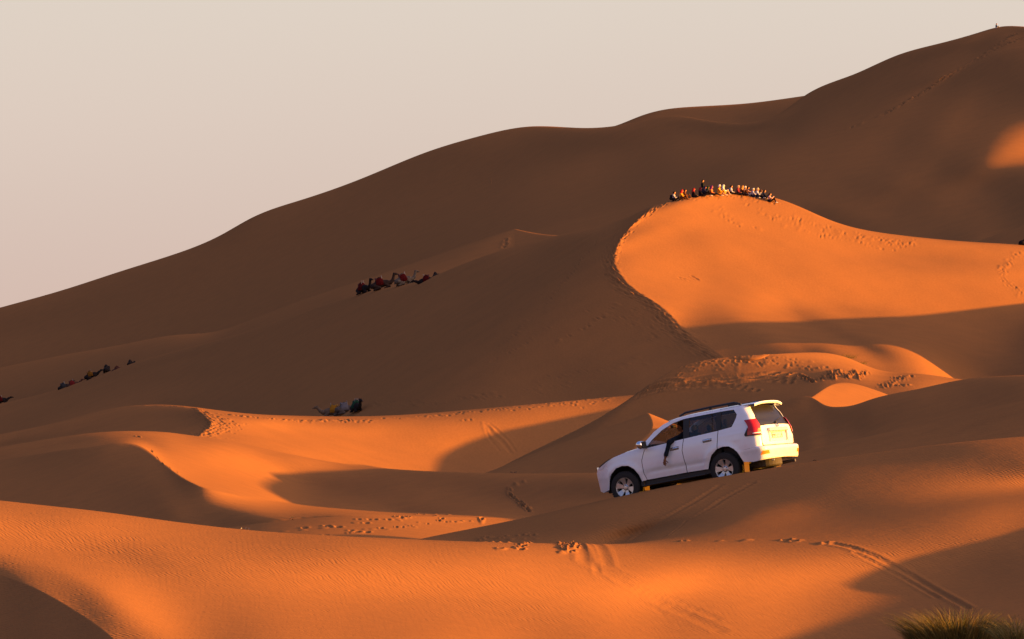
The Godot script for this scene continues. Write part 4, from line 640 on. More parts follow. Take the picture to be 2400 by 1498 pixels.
# A soft body: tapered bones joined by a smooth minimum and meshed with surface nets.
# bones: [ax, ay, az, bx, by, bz, radius a, radius b, colour]
func body(bones: Array, cell: float, blend: float, clip := AABB()) -> ArrayMesh:
	var lo := Vector3.INF
	var hi := -Vector3.INF
	for b in bones:
		var r := maxf(b[6], b[7]) + blend
		lo = lo.min(Vector3(b[0], b[1], b[2]) - Vector3.ONE * r).min(Vector3(b[3], b[4], b[5]) - Vector3.ONE * r)
		hi = hi.max(Vector3(b[0], b[1], b[2]) + Vector3.ONE * r).max(Vector3(b[3], b[4], b[5]) + Vector3.ONE * r)
	lo -= Vector3.ONE * cell * 1.5
	var nx := int((hi.x - lo.x) / cell) + 3
	var ny := int((hi.y - lo.y) / cell) + 3
	var nz := int((hi.z - lo.z) / cell) + 3
	var f := PackedFloat32Array()
	f.resize(nx * ny * nz)
	f.fill(9.0)
	var near := PackedFloat32Array()
	near.resize(f.size())
	near.fill(99.0)
	var who := PackedByteArray()
	who.resize(f.size())
	for bi in bones.size():
		var b: Array = bones[bi]
		var a := Vector3(b[0], b[1], b[2])
		var c := Vector3(b[3], b[4], b[5])
		var ab := c - a
		var l2 := maxf(ab.length_squared(), 1e-9)
		var ra: float = b[6]
		var dr: float = b[7] - ra
		var m := maxf(b[6], b[7]) + blend + cell * 2.0
		var p0 := ((a.min(c) - Vector3.ONE * m - lo) / cell).max(Vector3.ZERO)
		var p1 := (a.max(c) + Vector3.ONE * m - lo) / cell
		for z in range(int(p0.z), mini(nz, int(p1.z) + 1)):
			for y in range(int(p0.y), mini(ny, int(p1.y) + 1)):
				var at := (z * ny + y) * nx
				for x in range(int(p0.x), mini(nx, int(p1.x) + 1)):
					var p := lo + Vector3(x, y, z) * cell
					var t := clampf((p - a).dot(ab) / l2, 0.0, 1.0)
					var d := p.distance_to(a + ab * t) - (ra + dr * t)
					var i := at + x
					if d < near[i]:
						near[i] = d
						who[i] = bi
					var e := f[i]
					var h := maxf(blend - absf(d - e), 0.0) / blend
					f[i] = minf(d, e) - h * h * blend * 0.25
	if clip.size.x > 0.0:
		var cc := clip.get_center()
		var ch := clip.size * 0.5
		for z in nz:
			for y in ny:
				for x in nx:
					var q := (lo + Vector3(x, y, z) * cell - cc).abs() - ch
					var i := (z * ny + y) * nx + x
					f[i] = maxf(f[i], maxf(q.x, maxf(q.y, q.z)))
	var vid := {}
	var verts := PackedVector3Array()
	var nrm := PackedVector3Array()
	var cols := PackedColorArray()
	var sx := 1
	var sy := nx
	var sz := nx * ny
	var corner := [0, sx, sy, sx + sy, sz, sx + sz, sy + sz, sx + sy + sz]
	var edges := [[0, 1], [2, 3], [4, 5], [6, 7], [0, 2], [1, 3], [4, 6], [5, 7], [0, 4], [1, 5], [2, 6], [3, 7]]
	for z in nz - 1:
		for y in ny - 1:
			for x in nx - 1:
				var i := z * sz + y * sy + x
				var mask := 0
				for k in 8:
					if f[i + corner[k]] < 0.0:
						mask |= 1 << k
				if mask == 0 or mask == 255:
					continue
				var s := Vector3.ZERO
				var n := 0
				for e in edges:
					if ((mask >> e[0]) & 1) != ((mask >> e[1]) & 1):
						var v0 := f[i + corner[e[0]]]
						var v1 := f[i + corner[e[1]]]
						var t := v0 / (v0 - v1)
						var c0 := Vector3(e[0] & 1, (e[0] >> 1) & 1, e[0] >> 2)
						var c1 := Vector3(e[1] & 1, (e[1] >> 1) & 1, e[1] >> 2)
						s += c0.lerp(c1, t)
						n += 1
				var g := Vector3(f[i + sx] - f[i] + f[i + sx + sy + sz] - f[i + sy + sz], f[i + sy] - f[i] + f[i + sx + sy + sz] - f[i + sx + sz], f[i + sz] - f[i] + f[i + sx + sy + sz] - f[i + sx + sy])
				vid[i] = verts.size()
				verts.append(lo + (Vector3(x, y, z) + s / n) * cell)
				nrm.append(g.normalized())
				cols.append(bones[who[i]][8])
	var idx := PackedInt32Array()
	for z in range(1, nz - 1):
		for y in range(1, ny - 1):
			for x in range(1, nx - 1):
				var i := z * sz + y * sy + x
				var v := f[i] < 0.0
				for ax in 3:
					var j: int = i + [sx, sy, sz][ax]
					var w := f[j] < 0.0
					if v == w:
						continue
					var u: int = [sy, sz, sx][ax]
					var o: int = [sz, sx, sy][ax]
					var q := [vid.get(i, -1), vid.get(i - u, -1), vid.get(i - u - o, -1), vid.get(i - o, -1)]
					if q.min() < 0:
						continue
					if v:
						idx.append_array(PackedInt32Array([q[0], q[2], q[1], q[0], q[3], q[2]]))
					else:
						idx.append_array(PackedInt32Array([q[0], q[1], q[2], q[0], q[2], q[3]]))
	var agree := 0
	for i in range(0, mini(idx.size(), 300), 3):
		var a := verts[idx[i]]
		agree += 1 if (verts[idx[i + 2]] - a).cross(verts[idx[i + 1]] - a).dot(nrm[idx[i]]) > 0.0 else -1
	if agree < 0:
		idx.reverse()
	var arr := []
	arr.resize(Mesh.ARRAY_MAX)
	arr[Mesh.ARRAY_VERTEX] = verts
	arr[Mesh.ARRAY_NORMAL] = nrm
	arr[Mesh.ARRAY_COLOR] = cols
	arr[Mesh.ARRAY_INDEX] = idx
	var mesh := ArrayMesh.new()
	mesh.add_surface_from_arrays(Mesh.PRIMITIVE_TRIANGLES, arr)
	return mesh

# ---------------------------------------------------------------- tracks pressed into the sand
# paths are in net coordinates of the dune: column, row, column, row ...

func path_points(d: Dune, path: Array, gap: float) -> Array:
	var out := []
	var left := 0.0
	for i in range(0, path.size() - 2, 2):
		var a := Vector2(path[i], path[i + 1])
		var b := Vector2(path[i + 2], path[i + 3])
		var last := d.spot(a.x, a.y)
		var rough := 0.0
		for k in range(1, 9):
			var e := a.lerp(b, k / 8.0)
			var p := d.spot(e.x, e.y)
			rough += p.distance_to(last)
			last = p
		last = d.spot(a.x, a.y)
		var steps := clampi(int(rough / gap * 3.0), 8, 900)
		for k in range(1, steps + 1):
			var q := a.lerp(b, float(k) / steps)
			var p := d.spot(q.x, q.y)
			left += p.distance_to(last)
			last = p
			while left > gap:
				left -= gap
				out.append(q)
	return out


func walk(d: Dune, path: Array, gap: float, radius: float, deep: float, spread: float, seed_: int) -> void:
	# footprints along a path, scattered sideways by spread metres
	var r := RandomNumberGenerator.new()
	r.seed = seed_
	var side := 1.0
	for q in path_points(d, path, gap):
		var x := d.fine_index(d.nc, q.x)
		var y := d.fine_index(d.nr, q.y)
		var xi := clampi(int(x), 1, d.w - 2)
		var yi := clampi(int(y), 1, d.h - 2)
		var sx := maxf(0.02, d.p[yi * d.w + xi + 1].distance_to(d.p[yi * d.w + xi]))
		var sy := maxf(0.02, d.p[yi * d.w + d.w + xi].distance_to(d.p[yi * d.w + xi]))
		side = -side
		if r.randf() < 0.18:
			continue
		var ox := r.randfn(0.0, 0.5) * spread + side * 0.08
		var oy := r.randfn(0.0, 0.5) * spread
		var k := r.randf_range(0.7, 1.25)
		d.dent_at(x + ox / sx, y + oy / sy, radius * k, deep * r.randf_range(0.6, 1.2), deep * 0.55)


func groove(d: Dune, path: Array, radius: float, deep: float) -> void:
	for q in path_points(d, path, radius * 0.45):
		d.dent(q.x, q.y, radius, deep * 0.34, deep * 0.10)

# ---------------------------------------------------------------- the white car
# Car frame: x forward, y up, z to its left side; origin between the axles on the ground.

const WIDE := 0.94
const BACK := -2.46
const ROUND := 0.21


func curve(pts: Array, t: float) -> float:
	for i in pts.size() - 1:
		if t <= pts[i + 1][0]:
			var k := clampf((t - pts[i][0]) / (pts[i + 1][0] - pts[i][0]), 0.0, 1.0)
			return lerpf(pts[i][1], pts[i + 1][1], k * k * (3.0 - 2.0 * k) * 0.5 + k * 0.5)
	return pts[-1][1]


func half_width(y: float) -> float:
	return curve([[0.3, 0.885], [0.44, 0.905], [0.60, 0.915], [0.72, 0.938], [0.86, 0.943], [1.02, 0.94], [1.14, 0.928], [1.24, 0.905], [1.32, 0.885], [1.55, 0.825], [1.72, 0.775], [1.80, 0.735]], y)


func tail(y: float) -> float:
	return curve([[0.38, -2.40], [0.47, -2.50], [0.70, -2.535], [0.755, -2.52], [0.775, -2.44], [0.98, -2.445], [1.20, -2.425], [1.28, -2.40], [1.5, -2.30], [1.72, -2.19], [1.8, -2.15]], y)


func nose(y: float) -> float:
	return curve([[0.34, 2.10], [0.42, 2.18], [0.6, 2.24], [0.86, 2.24], [0.98, 2.19], [1.08, 2.08], [1.2, 1.9]], y)


func along_side(x: float) -> float:     # distance round the plan of the body, from the middle of the tail to a point of the side
	return (WIDE - ROUND) + ROUND * PI * 0.5 + (x - BACK - ROUND)


func skin(s: float, y: float, out := 0.0) -> Vector3:
	# the body's surface: s is the distance round its plan, y the height; the sign of s is the side
	var side := signf(s) if s != 0.0 else 1.0
	var t := absf(s)
	var flat := WIDE - ROUND
	var arc := ROUND * PI * 0.5
	var p := Vector2.ZERO
	var n := Vector2(-1, 0)
	if t < flat:
		p = Vector2(BACK - 0.045 * (t / flat) * (t / flat) * -1.0, t)
	elif t < flat + arc:
		var a := (t - flat) / ROUND
		p = Vector2(BACK + 0.045 + (ROUND - 0.045) * (1.0 - cos(a)), flat + ROUND * sin(a))
		n = Vector2(-cos(a), sin(a))
	else:
		p = Vector2(BACK + ROUND + t - flat - arc, WIDE)
		n = Vector2(0, 1)
	if p.x < -1.5:
		var k := clampf((-1.5 - p.x) / 0.8, 0.0, 1.0)
		p.x += (tail(y) - BACK) * k * k * (3.0 - 2.0 * k)
	if p.x > 1.2:
		var k := (p.x - 1.2) / 1.05
		p.y -= 0.34 * k * k * k
		if k > 0.5:
			n = (n + Vector2(0.9 * k, 0)).normalized()
	p.y *= half_width(y) / WIDE
	# flared arches and the hollow along the doors
	for ax in [1.37, -1.36]:
		var r := Vector2(p.x - ax, (y - 0.40) * 0.98).length()
		if t > flat + arc * 0.7:
			p.y += 0.022 * exp(-pow((r - 0.52) / 0.07, 2.0))
	if p.x < 0.8 and p.x > -1.0:
		p.y -= 0.016 * exp(-pow((y - 0.66) / 0.055, 2.0)) * smoothstep(0.8, 0.55, p.x) * smoothstep(-1.0, -0.75, p.x)
	p += n * out
	return Vector3(p.x, y, p.y * side)


func panel(st: SurfaceTool, poly: Array, side: int, out := 0.0, cell := 0.07, round_plan := true, dirt := true) -> void:
	# a panel given by its outline (distance round the plan or x, height), cut into small cells and laid on the body
	var pg := PackedVector2Array()
	for q in poly:
		pg.append(Vector2(q[0] if round_plan else along_side(q[0]), q[1]))
	if Geometry2D.is_polygon_clockwise(pg):
		pg.reverse()
	var lo := pg[0]
	var hi := pg[0]
	for q in pg:
		lo = lo.min(q)
		hi = hi.max(q)
	var nx := int((hi.x - lo.x) / cell) + 1
	var ny := int((hi.y - lo.y) / cell) + 1
	for j in ny:
		for i in nx:
			var c0 := lo + Vector2(i, j) * cell
			var c1 := c0 + Vector2(cell, cell)
			var sq := PackedVector2Array([c0, Vector2(c1.x, c0.y), c1, Vector2(c0.x, c1.y)])
			for piece in Geometry2D.intersect_polygons(pg, sq):
				var tri := Geometry2D.triangulate_polygon(piece)
				for k in range(0, tri.size(), 3):
					var v := []
					for e in 3:
						v.append(piece[tri[k + e]])
					var a := skin(side * v[0].x, v[0].y, out)
					var b := skin(side * v[1].x, v[1].y, out)
					var c := skin(side * v[2].x, v[2].y, out)
					var order := [0, 1, 2]
					var nn := (c - a).cross(b - a)
					var centre := (a + b + c) / 3.0
					if nn.dot(Vector3(centre.x * 0.25 if centre.x < -2.0 else 0.0, 0, centre.z)) < 0.0:
						order = [0, 2, 1]
					for e in order:
						var q: Vector2 = v[e]
						var p := skin(side * q.x, q.y, out)
						var d := 0.004
						var tx := skin(side * (q.x + d), q.y, out) - skin(side * (q.x - d), q.y, out)
						var ty := skin(side * q.x, q.y + d, out) - skin(side * q.x, q.y - d, out)
						var nrm := tx.cross(ty).normalized() * (1.0 if side > 0 else -1.0)
						if nrm.dot(Vector3(p.x * 0.3 if p.x < -2.0 else 0.0, 0.0, p.z)) < 0.0:
							nrm = -nrm
						st.set_normal(nrm)
						if dirt:
							st.set_color(dusty(p))
						st.add_vertex(p)


func mirrored_part(called: String, mesh: ArrayMesh, m: Material, parent: Node3D) -> MeshInstance3D:
	# shapes above are written with z to the left; the node's own z points to the right
	var out := ArrayMesh.new()
	for k in mesh.get_surface_count():
		var a := mesh.surface_get_arrays(k)
		var v: PackedVector3Array = a[Mesh.ARRAY_VERTEX]
		var n: PackedVector3Array = a[Mesh.ARRAY_NORMAL]
		for i in v.size():
			v[i].z = -v[i].z
			n[i].z = -n[i].z
		var idx := PackedInt32Array()
		if a[Mesh.ARRAY_INDEX] != null:
			idx = a[Mesh.ARRAY_INDEX]
		else:
			idx = PackedInt32Array(range(v.size()))
		for i in range(0, idx.size() - 2, 3):
			var t := idx[i + 1]
			idx[i + 1] = idx[i + 2]
			idx[i + 2] = t
		var arr := []
		arr.resize(Mesh.ARRAY_MAX)
		arr[Mesh.ARRAY_VERTEX] = v
		arr[Mesh.ARRAY_NORMAL] = n
		arr[Mesh.ARRAY_COLOR] = a[Mesh.ARRAY_COLOR]
		arr[Mesh.ARRAY_INDEX] = idx
		out.add_surface_from_arrays(Mesh.PRIMITIVE_TRIANGLES, arr)
	return part(called, out, m, parent)


func dusty(p: Vector3) -> Color:
	var n := noise.get_noise_3d(p.x * 260.0, p.y * 120.0, p.z * 100.0)
	var k := smoothstep(0.95, 0.45, p.y + 0.25 * n) * 0.30 + 0.02 + 0.06 * maxf(n, 0.0)
	var patch := exp(-pow((p.x + 0.62) / 0.30, 2.0) - pow((p.y - 0.82) / 0.16, 2.0)) * 0.22 if p.z > 0.0 else 0.0
	return Color(0.76, 0.82, 0.93).lerp(Color(0.42, 0.37, 0.33), clampf(k + patch, 0.0, 0.8))


func loft(st: SurfaceTool, rows: Array, dirt := true) -> void:
	for j in rows.size() - 1:
		for i in rows[j].size() - 1:
			for q in [rows[j][i], rows[j][i + 1], rows[j + 1][i + 1], rows[j][i], rows[j + 1][i + 1], rows[j + 1][i]]:
				if dirt:
					st.set_color(dusty(q))
				st.add_vertex(q)


func panel_mesh(polys: Array, sides: Array, out := 0.0, cell := 0.07, round_plan := true, dirt := true) -> ArrayMesh:
	var st := SurfaceTool.new()
	st.begin(Mesh.PRIMITIVE_TRIANGLES)
	for pg in polys:
		for s in sides:
			panel(st, pg, s, out, cell, round_plan, dirt)
	return st.commit()


func make_car(at: Transform3D) -> void:
	var car := thing("parked_car", "white dusty off-road car driving nose down over the dune crest", "car", at)
	var white := StandardMaterial3D.new()
	white.vertex_color_use_as_albedo = true
	white.roughness = 0.32
	white.metallic_specular = 0.5
	white.clearcoat_enabled = true
	white.clearcoat = 0.8
	white.clearcoat_roughness = 0.15
	var black := paint(Color(0.012, 0.012, 0.014), 0.6)
	var rubber := paint(Color(0.016, 0.015, 0.015), 0.9)
	var dark := paint(Color(0.008, 0.008, 0.009), 0.95)
	var chrome := paint(Color(0.75, 0.76, 0.78), 0.18, 1.0)
	var silver := paint(Color(0.55, 0.56, 0.58), 0.35, 0.75)
	var glass := StandardMaterial3D.new()
	glass.albedo_color = Color(0.03, 0.045, 0.055, 0.62)
	glass.transparency = BaseMaterial3D.TRANSPARENCY_ALPHA
	glass.roughness = 0.03
	var rear_glass := StandardMaterial3D.new()
	rear_glass.albedo_color = Color(0.13, 0.12, 0.12, 0.82)
	rear_glass.transparency = BaseMaterial3D.TRANSPARENCY_ALPHA
	rear_glass.roughness = 0.3
	var red := paint(Color(0.42, 0.012, 0.015), 0.12)
	var amber := paint(Color(0.75, 0.22, 0.03), 0.15)
	var lens := paint(Color(0.62, 0.70, 0.80), 0.08, 0.1)
	var clear := paint(Color(0.75, 0.78, 0.82), 0.1)
	var inside := paint(Color(0.015, 0.015, 0.017), 0.9)
	var seat_cloth := paint(Color(0.03, 0.03, 0.033), 0.95)
	var front_arch := [[0.88, 0.46], [0.925, 0.62], [1.02, 0.78], [1.16, 0.88], [1.34, 0.908], [1.52, 0.875], [1.68, 0.765], [1.79, 0.6], [1.85, 0.42]]
	var rear_arch := [[-0.93, 0.455], [-0.985, 0.6], [-1.09, 0.765], [-1.25, 0.875], [-1.42, 0.91], [-1.59, 0.895], [-1.72, 0.81], [-1.81, 0.65], [-1.89, 0.46]]
	var both := [1, -1]
	# lower body, panel by panel with open joints
	for s in both:
		mirrored_part("front_fender", panel_mesh([[[0.745, 0.475], [0.80, 0.62], [0.80, 0.94], [0.73, 1.10], [0.675, 1.215], [0.85, 1.245], [1.2, 1.21], [1.55, 1.145], [1.80, 1.075], [1.80, 0.94], [1.735, 0.72], [1.68, 0.765], [1.52, 0.875], [1.34, 0.908], [1.16, 0.88], [1.02, 0.78], [0.925, 0.62], [0.88, 0.46]]], [s], 0.0, 0.07, false), white, car)
		mirrored_part("front_door", panel_mesh([[[0.733, 0.475], [0.785, 0.62], [0.785, 0.94], [0.715, 1.10], [0.66, 1.215], [-0.392, 1.268], [-0.322, 1.0], [-0.347, 0.64], [-0.349, 0.475]]], [s], 0.0, 0.07, false), white, car)
		mirrored_part("rear_door", panel_mesh([[[-0.408, 1.268], [-0.338, 1.0], [-0.363, 0.64], [-0.365, 0.475], [-0.93, 0.46], [-0.985, 0.6], [-1.09, 0.765], [-1.25, 0.875], [-1.269, 0.885], [-1.282, 1.0], [-1.332, 1.303]]], [s], 0.0, 0.07, false), white, car)
		var quarter := []
		for q in [[-1.348, 1.305], [-1.299, 1.0], [-1.286, 0.886], [-1.42, 0.91], [-1.59, 0.895], [-1.72, 0.81], [-1.77, 0.73], [-2.0, 0.755]]:
			quarter.append([along_side(q[0]), q[1]])
		quarter += [[0.795, 0.77], [0.79, 1.04]]
		for q in [[-2.08, 1.045], [-2.06, 1.09], [-2.2, 1.26], [-2.18, 1.435]]:
			quarter.append([along_side(q[0]), q[1]])
		quarter += [[0.775, 1.435], [0.735, 1.77], [0.735, 1.79]]
		for q in [[-1.40, 1.79], [-1.43, 1.742], [-1.94, 1.728], [-2.015, 1.61], [-1.72, 1.332]]:
			quarter.append([along_side(q[0]), q[1]])
		mirrored_part("rear_quarter", panel_mesh([quarter], [s], 0.0, 0.05), white, car)
		mirrored_part("front_bumper", panel_mesh([[[1.805, 1.07], [1.805, 0.94], [1.74, 0.72], [1.79, 0.6], [1.85, 0.40], [2.1, 0.37], [2.22, 0.42], [2.26, 0.86], [2.1, 0.99], [1.9, 1.06]]], [s], 0.0, 0.06, false), white, car)
		# the frame above and before the glass
		mirrored_part("window_frame", panel_mesh([[[0.84, 1.245], [0.62, 1.40], [0.42, 1.56], [0.15, 1.70], [-0.15, 1.775], [-0.5, 1.80], [-1.395, 1.797], [-1.425, 1.742], [-0.6, 1.742], [-0.42, 1.738], [-0.12, 1.69], [0.18, 1.575], [0.45, 1.40], [0.64, 1.235]]], [s], 0.0, 0.06, false), white, car)
		for strip in [
			[[0.64, 1.217], [0.45, 1.385], [0.18, 1.56], [-0.12, 1.675], [-0.40, 1.72], [-0.42, 1.738], [-0.12, 1.69], [0.18, 1.575], [0.45, 1.40], [0.655, 1.217]],
			[[0.655, 1.218], [0.50, 1.226], [0.52, 1.30]],
			[[-0.385, 1.27], [-0.40, 1.735], [-0.57, 1.738], [-0.555, 1.28]],
			[[-1.29, 1.305], [-1.295, 1.738], [-1.44, 1.74], [-1.405, 1.31]],
			[[-1.165, 1.298], [-1.17, 1.737], [-1.195, 1.737], [-1.19, 1.30]],
			[[0.64, 1.218], [-1.72, 1.334], [-1.73, 1.35], [0.63, 1.235]]]:
			mirrored_part("window_trim", panel_mesh([strip], [s], -0.006, 0.07, false, false), black, car)
		mirrored_part("rear_door_glass", panel_mesh([[[-0.553, 1.285], [-0.568, 1.738], [-1.297, 1.738], [-1.292, 1.31]]], [s], -0.018, 0.12, false, false), glass, car)
		mirrored_part("quarter_glass", panel_mesh([[[-1.40, 1.322], [-1.435, 1.742], [-1.94, 1.728], [-2.015, 1.61], [-1.72, 1.337]]], [s], -0.016, 0.12, false, false), glass, car)
	var b0 := along_side(-1.775)
	mirrored_part("rear_bumper", panel_mesh([[[0.0, 0.47], [0.0, 0.765], [0.80, 0.765], [along_side(-2.2), 0.76], [b0, 0.735], [along_side(-1.825), 0.60], [along_side(-1.89), 0.47], [along_side(-2.15), 0.43], [0.75, 0.45]]], both, 0.016, 0.06), white, car)
	var far_glass := mirrored_part("front_door_glass", panel_mesh([[[0.62, 1.225], [0.44, 1.385], [0.18, 1.56], [-0.12, 1.675], [-0.40, 1.725], [-0.39, 1.275]]], [-1], -0.018, 0.12, false, false), glass, car)
	far_glass.set_meta("label", "raised window of the front door on the far side")
	# bonnet, windscreen, roof
	var st := begin()
	var rows := []
	for i in 13:
		var k := i / 12.0
		var x := lerpf(0.84, 2.06, k)
		var edge := skin(along_side(x), lerpf(1.245, 1.07, pow(k, 1.6)) - 0.02 * sin(PI * k) * 0.0)
		edge.y = curve([[0.84, 1.245], [1.2, 1.21], [1.55, 1.145], [1.80, 1.075], [2.06, 0.99]], x)
		var row := []
		for j in 13:
			var z := lerpf(-1.0, 1.0, j / 12.0)
			row.append(Vector3(x + 0.05 * (1.0 - z * z) * k, edge.y + 0.075 * (1.0 - pow(absf(z), 2.6)) * (1.0 - 0.3 * k), edge.z * z))
		rows.append(row)
	loft(st, rows)
	mirrored_part("bonnet", finish(st), white, car)
	st = begin()
	rows = []
	for i in 9:
		var k := i / 8.0
		var x := lerpf(0.86, -0.02, k)
		var y := lerpf(1.265, 1.772, k) + 0.035 * sin(PI * k)
		var w := half_width(y) - 0.05
		var row := []
		for j in 9:
			var z := lerpf(-1.0, 1.0, j / 8.0)
			row.append(Vector3(x + 0.11 * (1.0 - z * z), y + 0.03 * (1.0 - z * z), w * z))
		rows.append(row)
	loft(st, rows, false)
	mirrored_part("windscreen", finish(st), glass, car)
	st = begin()
	rows = []
	for i in 17:
		var x := lerpf(0.02, -2.14, i / 16.0)
		var y := curve([[-2.2, 1.788], [-1.6, 1.798], [-0.5, 1.80], [-0.15, 1.775], [0.05, 1.745]], x)
		var w := half_width(y)
		var row := []
		for j in 13:
			var z := lerpf(-1.0, 1.0, j / 12.0)
			row.append(Vector3(x + (0.09 * (1.0 - z * z) if i == 0 else 0.0), y + 0.055 * (1.0 - z * z * absf(z)), w * z))
		rows.append(row)
	loft(st, rows)
	mirrored_part("roof", finish(st), white, car)
	st = begin()
	rows = []
	for i in 7:
		var y := lerpf(0.40, 1.0, i / 6.0)
		var e := skin(along_side(2.2), y)
		var row := []
		for j in 9:
			var z := lerpf(-1.0, 1.0, j / 8.0)
			row.append(Vector3(e.x + 0.12 * (1.0 - z * z), y, e.z * z))
		rows.append(row)
	loft(st, rows)
	mirrored_part("front_grille", finish(st), white, car)
	# roof rack bars
	for s in both:
		st = begin()
		tube(st, [Vector3(-0.25, 1.83, s * 0.64), Vector3(-0.42, 1.885, s * 0.635), Vector3(-1.1, 1.90, s * 0.63), Vector3(-1.75, 1.893, s * 0.63), Vector3(-1.92, 1.83, s * 0.635)], [0.022, 0.026, 0.026, 0.03, 0.03], 8)
		box(st, Transform3D(Basis(), Vector3(-1.1, 1.865, s * 0.63)), Vector3(0.09, 0.06, 0.035), 0.01)
		box(st, Transform3D(Basis(), Vector3(-1.72, 1.865, s * 0.63)), Vector3(0.30, 0.065, 0.05), 0.015)
		mirrored_part("roof_rail", finish(st), black, car)
	# tail: gate, glass, spoiler, lamps
	var tg := [[0.0, 0.785], [0.745, 0.785], [0.80, 0.87], [0.80, 1.0], [0.765, 1.245], [0.0, 1.262]]
	var gate := mirrored_part("tailgate", panel_mesh([[[0.0, 0.785], [0.74, 0.785], [0.775, 0.86], [0.775, 1.0], [0.745, 1.245], [0.45, 1.258], [0.45, 0.90], [0.40, 0.86], [0.0, 0.86]], [[0.0, 1.165], [0.45, 1.165], [0.45, 1.258], [0.0, 1.262]]], both, 0.0, 0.05), white, car)
	st = begin()
	for q in [[Vector3(-2.435, 0.86, 0.40), Vector3(-2.435, 0.86, -0.40), Vector3(-2.40, 0.875, -0.40), Vector3(-2.40, 0.875, 0.40)]]:
		quad(st, q[0], q[1], q[2], q[3])
	box(st, Transform3D(Basis(), Vector3(-2.385, 1.01, 0)), Vector3(0.03, 0.33, 0.92), 0.005)
	for s in both:
		box(st, Transform3D(Basis(), Vector3(-2.415, 1.01, s * 0.452)), Vector3(0.06, 0.31, 0.012), 0.002)
	mirrored_part("plate_recess", finish(st), paint(Color(0.70, 0.70, 0.72), 0.4), gate)
	st = begin()
	box(st, Transform3D(Basis(), Vector3(-2.445, 1.135, 0)), Vector3(0.05, 0.085, 0.93), 0.012)
	mirrored_part("garnish_bar", finish(st), paint(Color(0.55, 0.5, 0.5), 0.3, 0.6), gate)
	st = begin()
	box(st, Transform3D(Basis(), Vector3(-2.412, 1.005, 0.02)), Vector3(0.012, 0.125, 0.50), 0.003)
	var plate := mirrored_part("number_plate", finish(st), paint(Color(0.74, 0.72, 0.68), 0.5), gate)
	st = begin()
	for e in [[0.0585, 0.0, 0.008, 0.49], [-0.0585, 0.0, 0.008, 0.49]]:
		box(st, Transform3D(Basis(), Vector3(-2.4195, 1.005 + e[0], 0.02)), Vector3(0.002, e[2], e[3]))
	for e in [0.266, -0.226]:
		box(st, Transform3D(Basis(), Vector3(-2.4195, 1.005, e)), Vector3(0.002, 0.125, 0.008))
	mirrored_part("plate_border", finish(st), dark, plate)
	var tm := TextMesh.new()
	tm.text = "2051 | 1 | 8"
	tm.font_size = 64
	tm.pixel_size = 0.00135
	tm.depth = 0.003
	part("plate_lettering", tm, paint(Color(0.05, 0.04, 0.035), 0.7), plate).transform = Transform3D(Basis(Vector3.UP, -PI / 2), Vector3(-2.421, 1.005, -0.02))
	# three linked ovals on the gate
	st = begin()
	for ov in [[0.062, 0.042, 0.0, 0.0], [0.020, 0.040, 0.0, 0.0], [0.042, 0.016, 0.0, 0.016]]:
		var ring := []
		for k in 25:
			var a := TAU * k / 24.0
			ring.append(Vector3(-2.452, 1.212 + ov[1] * sin(a) + ov[3], ov[0] * cos(a)))
		tube(st, ring, [0.007], 6)
	mirrored_part("oval_emblem", finish(st), chrome, gate)
	mirrored_part("rear_window", panel_mesh([[[0.0, 1.275], [0.735, 1.27], [0.70, 1.735], [0.0, 1.765]]], both, -0.012, 0.1, true, false), rear_glass, gate)
	st = begin()
	tube(st, [Vector3(-2.41, 1.30, -0.02), Vector3(-2.395, 1.35, -0.1), Vector3(-2.36, 1.42, -0.42)], [0.012, 0.008, 0.006], 6)
	box(st, Transform3D(Basis(), Vector3(-2.415, 1.30, -0.01)), Vector3(0.05, 0.035, 0.06), 0.01)
	mirrored_part("rear_wiper", finish(st), black, gate)
	st = begin()
	rows = []
	for i in 7:
		var k := i / 6.0
		var row := []
		for j in 15:
			var z := lerpf(-1.0, 1.0, j / 14.0)
			row.append(Vector3(lerpf(-2.06, -2.37, k) + 0.07 * z * z * k, 1.79 + 0.055 * (1.0 - z * z * absf(z)) - 0.012 * k * k, (half_width(1.79) - 0.05 * k) * z))
		rows.append(row)
	var lip := []
	for q in rows[-1]:
		lip.append(q + Vector3(-0.008, -0.025, 0))
	rows.append(lip)
	var under := []
	for q in rows[-1]:
		under.append(q + Vector3(0.02, -0.03, 0))
	rows.append(under)
	var root := []
	for q in rows[-1]:
		root.append(Vector3(-2.16, q.y - 0.0, q.z))
	rows.append(root)
	loft(st, rows)
	mirrored_part("roof_spoiler", finish(st), white, car)
	for s in both:
		var lamp := mirrored_part("tail_lamp", panel_mesh([[[0.775, 1.06], [0.76, 1.25], [0.79, 1.43], [along_side(-2.185), 1.43], [along_side(-2.205), 1.26], [along_side(-2.14), 1.10], [along_side(-2.14), 1.062]]], [s], 0.022, 0.04, true, false), red, car)
		mirrored_part("dark_foot", panel_mesh([[[0.775, 1.055], [along_side(-2.14), 1.06], [along_side(-2.19), 1.26], [along_side(-2.06), 1.085], [along_side(-2.08), 1.05], [0.78, 1.02]]], [s], 0.024, 0.04, true, false), black, lamp)
		mirrored_part("reversing_lens", panel_mesh([[[0.79, 1.075], [0.79, 1.105], [0.79 + 0.22, 1.10], [0.79 + 0.22, 1.08]]], [s], 0.028, 0.05, true, false), clear, lamp)
		mirrored_part("amber_lens", panel_mesh([[[0.78, 1.115], [0.775, 1.20], [0.86, 1.19], [0.88, 1.12]]], [s], 0.027, 0.04, true, false), amber, lamp)
		mirrored_part("rear_reflector", panel_mesh([[[0.70, 0.565], [0.72, 0.65], [0.93, 0.65], [0.99, 0.56]]], [s], 0.021, 0.05, true, false), amber, car)
